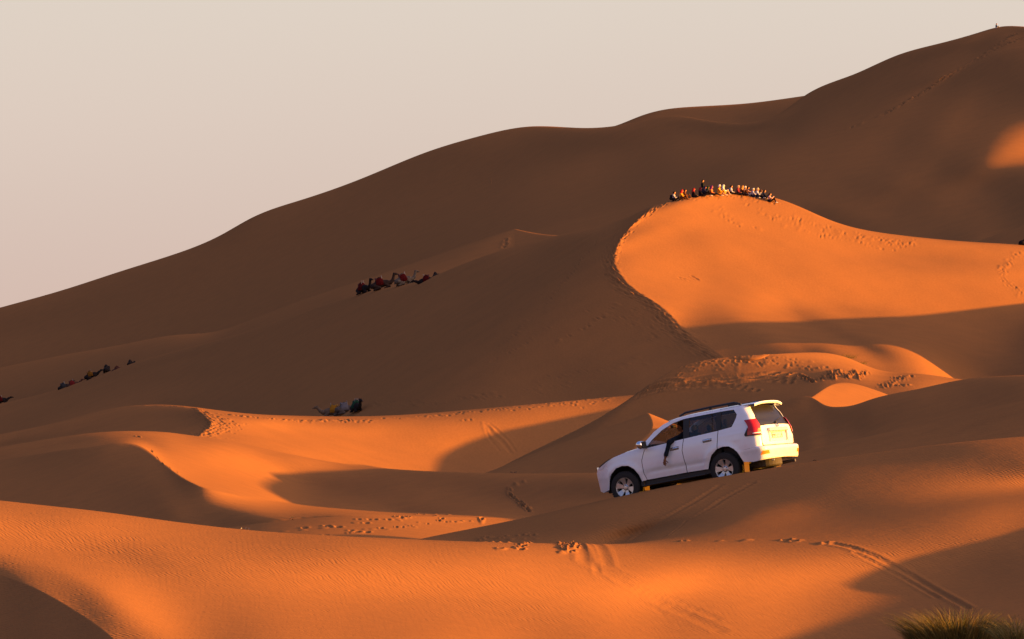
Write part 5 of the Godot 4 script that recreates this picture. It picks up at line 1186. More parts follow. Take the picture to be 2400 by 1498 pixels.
		mirrored_part("headlamp", panel_mesh([[[1.66, 1.115], [1.84, 1.06], [2.06, 0.985], [2.14, 0.93], [2.05, 0.90], [1.93, 0.92]]], [s], 0.006, 0.05, false, false), lens, car)
		mirrored_part("lamp_brow", panel_mesh([[[1.63, 1.12], [1.66, 1.132], [1.90, 1.06], [2.10, 0.985], [2.06, 0.975], [1.84, 1.045], [1.70, 1.10]]], [s], 0.008, 0.05, false, false), black, car)
		# mirror, handles
		st = begin()
		tube(st, [Vector3(0.62, 1.25, s * 0.90), Vector3(0.64, 1.235, s * 1.0)], [0.03, 0.03], 6)
		mirrored_part("mirror_arm", finish(st), black, car)
		var mir := body([[0.66, 1.30, s * 1.02, 0.66, 1.31, s * 1.16, 0.095, 0.085, Color.WHITE], [0.64, 1.25, s * 1.02, 0.64, 1.25, s * 1.14, 0.05, 0.05, Color.WHITE]], 0.02, 0.05)
		var mm := mirrored_part("wing_mirror", mir, chrome, car)
		st = begin()
		box(st, Transform3D(Basis(), Vector3(0.575, 1.29, s * 1.09)), Vector3(0.03, 0.17, 0.20), 0.012)
		mirrored_part("mirror_housing", finish(st), black, mm)
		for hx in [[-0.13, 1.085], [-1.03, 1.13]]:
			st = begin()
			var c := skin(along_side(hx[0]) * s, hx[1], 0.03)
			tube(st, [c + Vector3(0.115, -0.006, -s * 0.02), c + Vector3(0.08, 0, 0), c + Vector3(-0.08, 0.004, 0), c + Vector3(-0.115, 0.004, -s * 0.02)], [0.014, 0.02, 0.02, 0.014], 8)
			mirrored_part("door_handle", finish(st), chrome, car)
			mirrored_part("handle_patch", panel_mesh([[[hx[0] + 0.12, hx[1] - 0.045], [hx[0] + 0.12, hx[1] + 0.03], [hx[0] - 0.12, hx[1] + 0.035], [hx[0] - 0.12, hx[1] - 0.04]]], [s], 0.004, 0.06, false, false), paint(Color(0.16, 0.16, 0.17), 0.6), car)  # flat grey patch laid on the door skin behind the handle
		# sills, running boards, arch liners, mud flaps
		st = begin()
		box(st, Transform3D(Basis(), Vector3(-0.02, 0.40, s * 0.80)), Vector3(1.95, 0.14, 0.16), 0.02)
		box(st, Transform3D(Basis(), Vector3(-0.02, 0.345, s * 0.93)), Vector3(1.72, 0.035, 0.16), 0.012)
		mirrored_part("running_board", finish(st), black, car)
		for ax in [1.37, -1.36]:
			st = begin()
			var ring := []
			var arch: Array = front_arch if ax > 0.0 else rear_arch
			for q in arch:
				ring.append([skin(along_side(q[0]) * s, q[1], -0.004), Vector3(q[0], q[1], s * 0.45)])
			for k in ring.size() - 1:
				quad(st, ring[k][0], ring[k + 1][0], ring[k + 1][1], ring[k][1])
			quad(st, Vector3(ax - 0.5, 0.2, s * 0.45), Vector3(ax + 0.5, 0.2, s * 0.45), Vector3(ax + 0.5, 0.95, s * 0.45), Vector3(ax - 0.5, 0.95, s * 0.45))
			mirrored_part("wheel_arch", finish(st), dark, car)
			st = begin()
			box(st, Transform3D(Basis(Vector3.BACK, 0.1), Vector3(ax - 0.53, 0.36, s * 0.80)), Vector3(0.012, 0.26, 0.25), 0.004)
			mirrored_part("mud_flap", finish(st), paint(Color(0.055, 0.028, 0.012), 0.9), car)
	mirrored_part("fuel_flap", panel_mesh([[[-1.72, 0.985], [-1.905, 0.985], [-1.925, 1.005], [-1.925, 1.145], [-1.905, 1.165], [-1.73, 1.165], [-1.71, 1.145], [-1.71, 1.005]]], [1], 0.006, 0.05, false), white, car)
	# underside, spare wheel, exhaust
	st = begin()
	box(st, Transform3D(Basis(), Vector3(0.05, 0.50, 0)), Vector3(3.9, 0.16, 1.4), 0.03)
	box(st, Transform3D(Basis(), Vector3(0, 0.40, 0.42)), Vector3(4.2, 0.12, 0.10), 0.02)
	box(st, Transform3D(Basis(), Vector3(0, 0.40, -0.42)), Vector3(4.2, 0.12, 0.10), 0.02)
	tube(st, [Vector3(-1.36, 0.39, -0.75), Vector3(-1.36, 0.39, 0.75)], [0.06], 8)
	tube(st, [Vector3(1.37, 0.39, -0.75), Vector3(1.37, 0.39, 0.75)], [0.05], 8)
	lathe(st, [[-0.14, 0.02], [-0.12, 0.13], [0.12, 0.13], [0.14, 0.02]], Vector3(-1.36, 0.39, 0.05), 0, 14)
	mirrored_part("chassis", finish(st), paint(Color(0.035, 0.03, 0.026), 0.85), car)
	st = begin()
	lathe(st, [[0.0, 0.20], [0.0, 0.34], [0.03, 0.375], [0.17, 0.375], [0.2, 0.34], [0.2, 0.2], [0.0, 0.2]], Vector3(-2.05, 0.29, 0.1), 1, 28)
	mirrored_part("spare_wheel", finish(st), paint(Color(0.05, 0.045, 0.04), 0.85), car)
	st = begin()
	tube(st, [Vector3(-1.2, 0.36, -0.45), Vector3(-1.9, 0.36, -0.55), Vector3(-2.45, 0.37, -0.62)], [0.05, 0.05, 0.035], 10)
	mirrored_part("exhaust_pipe", finish(st), paint(Color(0.2, 0.18, 0.16), 0.4, 0.8), car)
	st = begin()
	tube(st, [Vector3(-2.38, 0.45, 0.45), Vector3(-2.42, 0.40, 0.45), Vector3(-2.45, 0.41, 0.45), Vector3(-2.45, 0.44, 0.45)], [0.012], 6)
	mirrored_part("towing_eye", finish(st), silver, car)
	# wheels
	for ax in [1.37, -1.36]:
		for s in both:
			make_wheel(car, Vector3(ax, 0.39, s * 0.80), s, rubber, silver, dark, 0.35 if ax > 0.0 else 0.1)
	# cabin
	st = begin()
	box(st, Transform3D(Basis(), Vector3(-0.75, 0.60, 0)), Vector3(3.1, 0.05, 1.6), 0.01)
	box(st, Transform3D(Basis(), Vector3(0.78, 1.02, 0)), Vector3(0.42, 0.34, 1.5), 0.06)
	for s in both:
		box(st, Transform3D(Basis(), Vector3(0.15, 0.93, s * 0.80)), Vector3(1.1, 0.62, 0.07), 0.02)
		box(st, Transform3D(Basis(), Vector3(-0.85, 0.95, s * 0.80)), Vector3(0.9, 0.66, 0.07), 0.02)
		box(st, Transform3D(Basis(), Vector3(-1.85, 0.98, s * 0.76)), Vector3(1.0, 0.68, 0.1), 0.02)
	box(st, Transform3D(Basis(), Vector3(-2.3, 0.95, 0)), Vector3(0.06, 0.6, 1.4), 0.02)
	box(st, Transform3D(Basis(), Vector3(-1.05, 1.755, 0)), Vector3(2.0, 0.03, 1.35), 0.01)
	mirrored_part("cabin_lining", finish(st), inside, car)
	for e in [[-0.18, 0.38], [-0.18, -0.38], [-1.08, 0.42], [-1.08, -0.42], [-1.9, 0.4], [-1.9, -0.4]]:
		st = begin()
		box(st, Transform3D(Basis(), Vector3(e[0] + 0.12, 0.78, e[1])), Vector3(0.52, 0.16, 0.5), 0.05)
		box(st, Transform3D(Basis(Vector3.BACK, 0.22), Vector3(e[0] - 0.2, 1.10, e[1])), Vector3(0.14, 0.62, 0.5), 0.05)
		box(st, Transform3D(Basis(Vector3.BACK, 0.15), Vector3(e[0] - 0.28, 1.49, e[1])), Vector3(0.09, 0.17, 0.26), 0.04)
		mirrored_part("seat", finish(st), seat_cloth, car)
	st = begin()
	var wheel := []
	for k in 25:
		var a := TAU * k / 24.0
		wheel.append(Vector3(0.40 - 0.06 * sin(a), 1.12 + 0.165 * sin(a), 0.38 + 0.175 * cos(a)))
	tube(st, wheel, [0.016], 6)
	tube(st, [Vector3(0.40, 1.12, 0.38), Vector3(0.70, 1.02, 0.38)], [0.04, 0.04], 8)
	box(st, Transform3D(Basis(Vector3.BACK, 0.35), Vector3(0.40, 1.12, 0.38)), Vector3(0.03, 0.05, 0.34), 0.01)
	mirrored_part("steering_wheel", finish(st), black, car)
	st = begin()
	box(st, Transform3D(Basis(), Vector3(0.32, 1.66, 0)), Vector3(0.03, 0.07, 0.24), 0.015)
	mirrored_part("cabin_mirror", finish(st), black, car)
	make_driver(at)


func make_wheel(car: Node3D, c: Vector3, s: int, rubber: Material, silver: Material, dark: Material, turn: float) -> void:
	var st := begin()
	var prof := [[-0.13, 0.235], [-0.135, 0.30], [-0.12, 0.365], [-0.095, 0.386], [-0.03, 0.391], [0.03, 0.391], [0.095, 0.386], [0.12, 0.365], [0.135, 0.30], [0.13, 0.235]]
	lathe(st, prof, Vector3.ZERO, 2, 40)
	for k in 44:
		var a := TAU * k / 44.0
		box(st, Transform3D(Basis(Vector3.BACK, a), Vector3(cos(a) * 0.389, sin(a) * 0.389, 0.075)), Vector3(0.012, 0.032, 0.055))
		box(st, Transform3D(Basis(Vector3.BACK, a + 0.07), Vector3(cos(a + 0.07) * 0.389, sin(a + 0.07) * 0.389, -0.075)), Vector3(0.012, 0.032, 0.055))
	var w := mirrored_part("wheel", finish(st), rubber, car)
	w.name = "wheel"
	w.position = Vector3(c.x, c.y, -c.z)
	st = begin()
	lathe(st, [[-0.12, 0.232], [0.06, 0.222], [0.115, 0.232], [0.132, 0.238], [0.128, 0.226], [0.08, 0.214]], Vector3.ZERO, 2, 40)
	for k in 6:
		var a := TAU * k / 6.0 + turn
		var d := Vector3(cos(a), sin(a), 0)
		var n := Vector3(-sin(a), cos(a), 0)
		var z0 := 0.075
		var z1 := 0.122
		var q := []
		for e in [[0.045, 0.034, z0], [0.12, 0.044, z0 + 0.012], [0.222, 0.076, z1]]:
			q.append([d * e[0] + n * e[1] + Vector3(0, 0, e[2]), d * e[0] - n * e[1] + Vector3(0, 0, e[2])])
		for i in 2:
			quad(st, q[i][0], q[i][1], q[i + 1][1], q[i + 1][0])
			for e in 2:
				var b0: Vector3 = q[i][e] - Vector3(0, 0, 0.05)
				var b1: Vector3 = q[i + 1][e] - Vector3(0, 0, 0.05)
				quad(st, q[i][e], q[i + 1][e], b1, b0)
	lathe(st, [[0.03, 0.075], [0.085, 0.072], [0.10, 0.05], [0.105, 0.0]], Vector3.ZERO, 2, 20)
	var m := finish(st)
	if s < 0:
		w.rotation.y = PI
	var rim := mirrored_part("rim", m, silver, w)
	st = begin()
	lathe(st, [[0.0, 0.0], [0.02, 0.05], [0.02, 0.22], [-0.02, 0.225]], Vector3.ZERO, 2, 28)
	for k in 6:
		var a := TAU * k / 6.0 + 0.52 + turn
		lathe(st, [[0.085, 0.011], [0.107, 0.011], [0.108, 0.0]], Vector3(cos(a) * 0.055, sin(a) * 0.055, 0), 2, 8)
	mirrored_part("brake_disc", finish(st), dark, w)


func make_driver(at: Transform3D) -> void:
	var cloth := Color(0.010, 0.013, 0.022)
	var face := Color(0.16, 0.075, 0.045)
	var hair := Color(0.012, 0.009, 0.008)
	var p := thing("person", "driver in a dark jacket leaning an arm out of the white car's open window", "person", at)
	var sh := Vector3(-0.18, 1.36, 0.56)
	var bones := [
		[-0.16, 0.93, 0.40, -0.22, 1.10, 0.41, 0.16, 0.165, cloth], [-0.22, 1.10, 0.41, -0.22, 1.32, 0.42, 0.17, 0.15, cloth],
		[-0.22, 1.36, 0.28, -0.20, 1.37, 0.54, 0.085, 0.085, cloth], [-0.20, 1.40, 0.42, -0.15, 1.50, 0.42, 0.06, 0.055, face],
		[-0.14, 1.575, 0.42, -0.12, 1.60, 0.42, 0.082, 0.086, face], [-0.165, 1.635, 0.42, -0.13, 1.655, 0.42, 0.088, 0.086, hair], [-0.20, 1.56, 0.42, -0.195, 1.61, 0.42, 0.07, 0.08, hair],
		[-0.035, 1.575, 0.42, -0.025, 1.565, 0.42, 0.017, 0.02, face], [-0.07, 1.52, 0.42, -0.08, 1.525, 0.42, 0.035, 0.04, face],
		[-0.13, 1.58, 0.50, -0.135, 1.56, 0.505, 0.018, 0.014, face],
		[-0.20, 1.36, 0.55, -0.10, 1.285, 0.86, 0.075, 0.062, cloth], [-0.10, 1.285, 0.86, -0.055, 1.25, 0.985, 0.062, 0.058, cloth],
		[-0.055, 1.25, 0.985, 0.055, 0.985, 1.035, 0.057, 0.047, cloth], [0.055, 0.985, 1.035, 0.065, 0.965, 1.037, 0.048, 0.047, cloth],
		[0.062, 0.97, 1.037, 0.10, 0.875, 1.05, 0.032, 0.026, face],
		[-0.2, 1.36, 0.28, 0.0, 1.12, 0.22, 0.07, 0.055, cloth], [0.0, 1.12, 0.22, 0.26, 1.16, 0.26, 0.052, 0.042, cloth], [0.26, 1.16, 0.26, 0.36, 1.19, 0.27, 0.036, 0.034, face],
		[-0.1, 0.90, 0.33, 0.34, 0.95, 0.30, 0.09, 0.075, cloth], [-0.1, 0.90, 0.48, 0.34, 0.95, 0.50, 0.09, 0.075, cloth]]
	var m := body(bones, 0.016, 0.035)
	# the hanging hand, with its fingers, on a finer grid
	var w := Vector3(0.10, 0.875, 1.05)
	var hb := [[w.x, w.y, w.z, w.x + 0.012, w.y - 0.035, w.z + 0.002, 0.026, 0.030, face], [w.x + 0.012, w.y - 0.035, w.z, w.x + 0.018, w.y - 0.085, w.z, 0.030, 0.026, face]]
	for k in 4:
		var o := Vector3(lerpf(0.040, -0.022, k / 3.0), -0.085 - [0.0, 0.008, 0.006, -0.004][k], 0.004)
		var l: float = [0.062, 0.072, 0.066, 0.05][k]
		var a := w + Vector3(0.016, 0, 0) + o
		var b := a + Vector3(-0.004, -l * 0.5, 0.004)
		var c := b + Vector3(-0.016, -l * 0.42, -0.006)
		hb.append([a.x, a.y + 0.02, a.z, b.x, b.y, b.z, 0.0105, 0.0095, face])
		hb.append([b.x, b.y, b.z, c.x, c.y, c.z, 0.0095, 0.0075, face])
	hb.append([w.x - 0.005, w.y - 0.03, w.z, w.x - 0.045, w.y - 0.07, w.z + 0.006, 0.013, 0.011, face])
	hb.append([w.x - 0.045, w.y - 0.07, w.z + 0.006, w.x - 0.062, w.y - 0.10, w.z + 0.004, 0.011, 0.009, face])
	var hand := body(hb, 0.0042, 0.010)
	m.add_surface_from_arrays(Mesh.PRIMITIVE_TRIANGLES, hand.surface_get_arrays(0))
	mirrored_part("body", m, tinted(), p)

# ---------------------------------------------------------------- people and camels

const SKIN := Color(0.42, 0.22, 0.14)


func seated(pose: int, top: Color, legs: Color, skin_: Color, hair: Color, shoes: Color) -> Array:
	# bones of a person sitting on the sand, looking along +x
	var b := [
		[0.0, 0.13, 0.0, -0.02, 0.30, 0.0, 0.155, 0.14, legs], [-0.02, 0.30, 0.0, -0.02, 0.52, 0.0, 0.135, 0.15, top],
		[-0.02, 0.55, -0.15, -0.02, 0.55, 0.15, 0.075, 0.075, top], [0.0, 0.60, 0.0, 0.03, 0.69, 0.0, 0.055, 0.05, skin_],
		[0.045, 0.755, 0.0, 0.06, 0.79, 0.0, 0.08, 0.088, skin_], [0.01, 0.80, 0.0, 0.045, 0.835, 0.0, 0.09, 0.088, hair],
		[-0.02, 0.76, 0.0, 0.0, 0.80, 0.0, 0.075, 0.085, hair], [0.135, 0.77, 0.0, 0.14, 0.76, 0.0, 0.018, 0.02, skin_]]
	for s in [-1.0, 1.0]:
		var knee := Vector3(0.40, 0.42, s * 0.13)
		var ankle := Vector3(0.58, 0.07, s * 0.13)
		var elbow := Vector3(0.14, 0.36, s * 0.22)
		var hand := Vector3(0.36, 0.42, s * 0.12)
		if pose == 1:      # legs stretched out
			knee = Vector3(0.45, 0.20, s * 0.10)
			ankle = Vector3(0.92, 0.06, s * 0.09)
			elbow = Vector3(0.06, 0.33, s * 0.23)
			hand = Vector3(0.26, 0.26, s * 0.13)
		elif pose == 2:    # cross-legged
			knee = Vector3(0.32, 0.16, s * 0.34)
			ankle = Vector3(0.36, 0.08, s * -0.06)
			elbow = Vector3(0.12, 0.32, s * 0.24)
			hand = Vector3(0.30, 0.26, s * 0.08)
		elif pose == 3:    # leaning back on the hands
			knee = Vector3(0.42, 0.36, s * 0.12)
			ankle = Vector3(0.74, 0.07, s * 0.12)
			elbow = Vector3(-0.20, 0.32, s * 0.24)
			hand = Vector3(-0.26, 0.06, s * 0.24)
		elif pose == 4:    # holding something up before the face
			elbow = Vector3(0.18, 0.42, s * 0.20)
			hand = Vector3(0.36, 0.60, s * 0.06)
		b.append([0.02, 0.13, s * 0.09, knee.x, knee.y, knee.z, 0.09, 0.065, legs])
		b.append([knee.x, knee.y, knee.z, ankle.x, ankle.y, ankle.z, 0.062, 0.045, legs])
		b.append([ankle.x - 0.03, ankle.y - 0.01, ankle.z, ankle.x + 0.13, ankle.y - 0.02, ankle.z, 0.048, 0.038, shoes])
		b.append([-0.02, 0.54, s * 0.18, elbow.x, elbow.y, elbow.z, 0.062, 0.048, top])
		b.append([elbow.x, elbow.y, elbow.z, hand.x, hand.y, hand.z, 0.045, 0.036, top])
		b.append([hand.x, hand.y, hand.z, hand.x + 0.05, hand.y, hand.z, 0.036, 0.03, skin_])
	return b


func standing(top: Color, legs: Color, skin_: Color, hair: Color) -> Array:
	var b := [
		[0.0, 0.92, 0.0, 0.0, 1.10, 0.0, 0.15, 0.14, top], [0.0, 1.10, 0.0, 0.0, 1.35, 0.0, 0.145, 0.16, top],
		[0.0, 1.40, -0.16, 0.0, 1.40, 0.16, 0.08, 0.08, top], [0.0, 1.45, 0.0, 0.02, 1.54, 0.0, 0.055, 0.05, skin_],
		[0.03, 1.62, 0.0, 0.045, 1.65, 0.0, 0.08, 0.088, skin_], [0.0, 1.67, 0.0, 0.03, 1.70, 0.0, 0.092, 0.09, hair],
		[-0.03, 1.61, 0.0, -0.01, 1.66, 0.0, 0.08, 0.085, hair], [0.12, 1.63, 0.0, 0.125, 1.62, 0.0, 0.018, 0.02, skin_]]
	for s in [-1.0, 1.0]:
		b.append([0.0, 0.90, s * 0.09, 0.02, 0.48, s * 0.11, 0.10, 0.065, legs])
		b.append([0.02, 0.48, s * 0.11, 0.0, 0.08, s * 0.12, 0.062, 0.045, legs])
		b.append([-0.02, 0.05, s * 0.12, 0.15, 0.03, s * 0.13, 0.05, 0.038, legs])
		b.append([0.0, 1.39, s * 0.19, 0.02, 1.12, s * 0.25, 0.065, 0.05, top])
		b.append([0.02, 1.12, s * 0.25, 0.22, 1.05, s * 0.12, 0.048, 0.038, top])
		b.append([0.22, 1.05, s * 0.12, 0.27, 1.05, s * 0.09, 0.036, 0.032, skin_])
	return b


func person(at: Vector3, turn: float, scale_: float, bones: Array, label: String, group: String, head_cloth: Variant = null, pack: Variant = null, hat: Variant = null, high := 0.0) -> void:
	var p := thing("person", label, "person", Transform3D(Basis(Vector3.UP, turn).scaled(Vector3.ONE * scale_), at), group)
	var m := tinted()
	part("body", body(bones, 0.034, 0.05), m, p)
	if head_cloth != null:
		var c: Color = head_cloth
		part("headscarf", body([[0.01, 0.80 + high, 0.0, 0.05, 0.845 + high, 0.0, 0.108, 0.10, c], [-0.03, 0.66 + high, 0.0, 0.0, 0.80 + high, 0.0, 0.12, 0.105, c], [-0.03, 0.58 + high, -0.07, -0.03, 0.58 + high, 0.07, 0.125, 0.125, c]], 0.034, 0.06), m, p)
	if hat != null:
		var c: Color = hat
		part("hat", body([[0.02, 0.845 + high, 0.0, 0.045, 0.86 + high, 0.0, 0.105, 0.10, c], [0.06, 0.835 + high, -0.03, 0.13, 0.825 + high, 0.0, 0.05, 0.03, c]], 0.034, 0.03), m, p)
	if pack != null:
		var c: Color = pack
		part("backpack", body([[-0.24, 0.30 + high, -0.06, -0.24, 0.30 + high, 0.06, 0.14, 0.14, c], [-0.22, 0.50 + high, -0.06, -0.22, 0.50 + high, 0.06, 0.12, 0.12, c]], 0.034, 0.06), m, p)


func make_people(d: Dune, far: Dune) -> void:
	var g := "people watching the sunset on the dune crest"
	var blk := Color(0.012, 0.011, 0.012)
	var navy := Color(0.018, 0.022, 0.05)
	var white := Color(0.62, 0.58, 0.54)
	var blue := Color(0.36, 0.38, 0.52)
	var red := Color(0.42, 0.02, 0.02)
	var yellow := Color(0.62, 0.30, 0.03)
	var orange := Color(0.60, 0.17, 0.05)
	var purple := Color(0.13, 0.02, 0.12)
	var maroon := Color(0.16, 0.02, 0.03)
	var dk := Color(0.02, 0.012, 0.01)
	var fair := Color(0.55, 0.36, 0.2)
	var grey := Color(0.34, 0.32, 0.34)
	var brown := Color(0.11, 0.045, 0.02)
	var rows := [
		# column, row, forward of the crest, pose, top, legs, hair, shoes, scarf, pack, hat, label
		[12.455, 9.993, 0.0, 0, grey, blk, dk, white, null, blk, null, "leftmost person on the crest, grey top, black backpack, knees drawn up"],
		[12.618, 9.993, 0.0, 0, yellow, brown, red, brown, red, null, null, "person in a bright red headscarf and yellow jacket on the crest"],
		[12.691, 9.993, 0.3, 0, brown, brown, dk, white, null, null, null, "bareheaded person in brown beside the red scarf and yellow jacket"],
		[12.873, 9.993, 0.0, 2, blk, blk, red, blk, Color(0.24, 0.02, 0.025), null, null, "person in a dark red headscarf and black robe sitting upright"],
		[13.020, 9.993, 0.0, 2, blk, blk, maroon, white, maroon, null, null, "person all in black with a maroon headscarf, left of the standing one"],
		[13.120, 9.993, -0.5, 4, navy, blk, dk, white, Color(0.02, 0.015, 0.06), null, null, "person in a navy scarf, arms forward, seated before the standing one"],
		[13.200, 9.993, 0.9, 0, Color(0.015, 0.03, 0.015), blk, Color(0.01, 0.02, 0.01), blk, Color(0.015, 0.04, 0.02), null, null, "person in a dark green scarf half hidden behind the purple scarf"],
		[13.280, 9.993, 0.0, 1, orange, blk, purple, white, purple, null, null, "person in a purple headscarf and orange top, black legs stretched out"],
		[13.460, 9.993, 0.0, 0, yellow, yellow, white, white, null, null, white, "person in a yellow jacket and white cap, hugging the knees"],
		[13.560, 9.993, 0.3, 0, white, fair, white, grey, white, null, null, "person wrapped in a long white headscarf beside the yellow jacket"],
		[13.740, 9.993, 0.0, 1, blue, blk, dk, blk, null, Color(0.04, 0.06, 0.12), null, "dark-haired person in a pale blue shirt with a navy backpack"],
		[13.920, 9.936, 0.0, 1, maroon, blk, fair, blk, null, null, null, "fair-haired person in a dark red shirt, black legs stretched out"],
		[14.022, 9.936, 0.0, 4, brown, brown, Color(0.50, 0.24, 0.06), white, Color(0.55, 0.25, 0.06), null, null, "person with an ochre headscarf leaning over folded arms"],
		[14.111, 9.880, 0.5, 0, grey, grey, white, white, null, null, white, "person in a round white hat behind the ochre headscarf"],
		[14.178, 9.880, 0.0, 4, Color(0.30, 0.16, 0.12), grey, dk, white, null, null, null, "dark-haired person in a tan top holding both hands forward"],
		[14.333, 9.823, 0.0, 0, blue, navy, fair, white, null, null, white, "person in a pale blue shirt and white cap, knees up"],
		[14.444, 9.823, 0.0, 0, blue, navy, fair, white, null, null, Color(0.58, 0.42, 0.26), "person in a blue shirt and straw-coloured hat, knees up"],
		[14.533, 9.823, 0.2, 0, Color(0.66, 0.52, 0.24), blk, brown, white, null, null, null, "brown-haired person in a cream yellow top seen from behind"],
		[14.622, 9.823, 0.0, 0, navy, navy, dk, grey, null, null, null, "dark-haired person in navy, second from the right end"],
		[14.800, 9.711, 0.0, 4, Color(0.52, 0.33, 0.30), blk, dk, white, null, null, null, "rightmost person on the crest, pale pink shirt, arms resting on knees"]]
	var r := RandomNumberGenerator.new()
	r.seed = 31
	for q in rows:
		var at := d.spot(q[0], q[1]) + Vector3(0, -0.06, -0.25 - q[2])
		if q[2] > 0.2:
			at.y += 0.05
		person(at, r.randf_range(-0.25, 0.25), r.randf_range(1.04, 1.16), seated(q[3], q[4], q[5], SKIN.lerp(Color(0.3, 0.14, 0.08), r.randf() * 0.6), q[6], q[7]), q[11], g, q[8], q[9], q[10])
	person(d.spot(13.080, 9.993) + Vector3(0, -0.1, -0.9), 0.1, 1.0, standing(Color(0.010, 0.012, 0.014), navy, SKIN, dk), "the one person standing up on the crest, in a long black coat", g)
	person(far.spot(24.767, 7.841) + Vector3(0, -0.05, -0.2), 0.0, 1.05, seated(0, Color(0.02, 0.04, 0.08), grey, SKIN, dk, grey), "lone person sitting at the top of the great dune, top right", "")


func camel_bones(coat: Color, head_up: float, head_turn: float) -> Array:
	# a camel lying down, looking along +x
	var c2 := coat * 0.75
	c2.a = 1.0
	var hx := 1.52 + 0.10 * (1.0 - head_up)
	var hy := 0.72 + 0.52 * head_up
	var hz := head_turn
	var b := [
		[-0.68, 0.50, 0.0, 0.0, 0.60, 0.0, 0.30, 0.40, coat], [0.0, 0.60, 0.0, 0.62, 0.56, 0.0, 0.40, 0.30, coat],
		[-0.20, 0.92, 0.0, 0.06, 0.96, 0.0, 0.24, 0.25, coat], [-0.06, 1.10, 0.0, -0.02, 1.14, 0.0, 0.16, 0.14, c2],
		[0.60, 0.56, 0.0, 1.00, 0.50, hz * 0.3, 0.25, 0.19, coat], [1.00, 0.50, hz * 0.3, 1.26, 0.66, hz * 0.6, 0.19, 0.155, coat], [1.26, 0.66, hz * 0.6, hx, hy, hz, 0.155, 0.12, coat],
		[hx, hy + 0.02, hz, hx + 0.14, hy + 0.03, hz * 1.1, 0.115, 0.10, coat], [hx + 0.14, hy + 0.02, hz * 1.1, hx + 0.40, hy - 0.08, hz * 1.2, 0.09, 0.06, coat],
		[-0.92, 0.62, 0.0, -1.02, 0.22, 0.04, 0.05, 0.03, c2]]
	for s in [-1.0, 1.0]:
		b.append([hx - 0.01, hy + 0.10, hz + s * 0.06, hx - 0.05, hy + 0.20, hz + s * 0.10, 0.03, 0.02, c2])
		b.append([0.48, 0.42, s * 0.24, 0.86, 0.16, s * 0.26, 0.15, 0.09, coat])
		b.append([0.86, 0.14, s * 0.26, 0.34, 0.10, s * 0.30, 0.085, 0.07, coat])
		b.append([-0.62, 0.46, s * 0.24, -0.12, 0.20, s * 0.38, 0.20, 0.12, coat])
		b.append([-0.12, 0.17, s * 0.38, -0.72, 0.12, s * 0.36, 0.10, 0.08, coat])
	return b


func camel(at: Vector3, turn: float, tilt: float, coat: Color, blanket: Variant, label: String, group: String, head_up := 1.0, head_turn := 0.0, size := 1.0) -> Node3D:
	var base := Basis(Vector3.BACK, tilt) * Basis(Vector3.UP, turn)
	var o := thing("camel", label, "camel", Transform3D(base.scaled(Vector3.ONE * size), at), group)
	part("body", body(camel_bones(coat, head_up, head_turn), 0.045, 0.10), tinted(0.95), o)
	if blanket != null:
		var c: Color = blanket
		var shell := [[-0.45, 0.56, 0.0, 0.0, 0.60, 0.0, 0.385, 0.43, c], [0.0, 0.60, 0.0, 0.45, 0.58, 0.0, 0.43, 0.39, c], [-0.20, 0.92, 0.0, 0.06, 0.96, 0.0, 0.27, 0.28, c]]
		part("saddle_blanket", body(shell, 0.045, 0.10, AABB(Vector3(-0.40, 0.42, -1), Vector3(0.74, 0.86, 2))), tinted(0.95), o)
		var st := begin()
		tube(st, [Vector3(0.25, 1.05, -0.16), Vector3(0.25, 1.34, -0.16), Vector3(0.25, 1.36, 0.16), Vector3(0.25, 1.05, 0.16)], [0.022], 6)
		tube(st, [Vector3(0.25, 1.22, -0.16), Vector3(0.25, 1.22, 0.16)], [0.018], 6)
		part("saddle_handle", finish(st), paint(Color(0.30, 0.28, 0.27), 0.5, 0.5), o)
		st = begin()
		tube(st, [Vector3(-0.32, 1.02, -0.22), Vector3(-0.36, 1.16, 0.0), Vector3(-0.32, 1.02, 0.22)], [0.07, 0.09, 0.07], 8)
		part("saddle_roll", finish(st), paint(c * 0.8, 0.95), o)
	return o


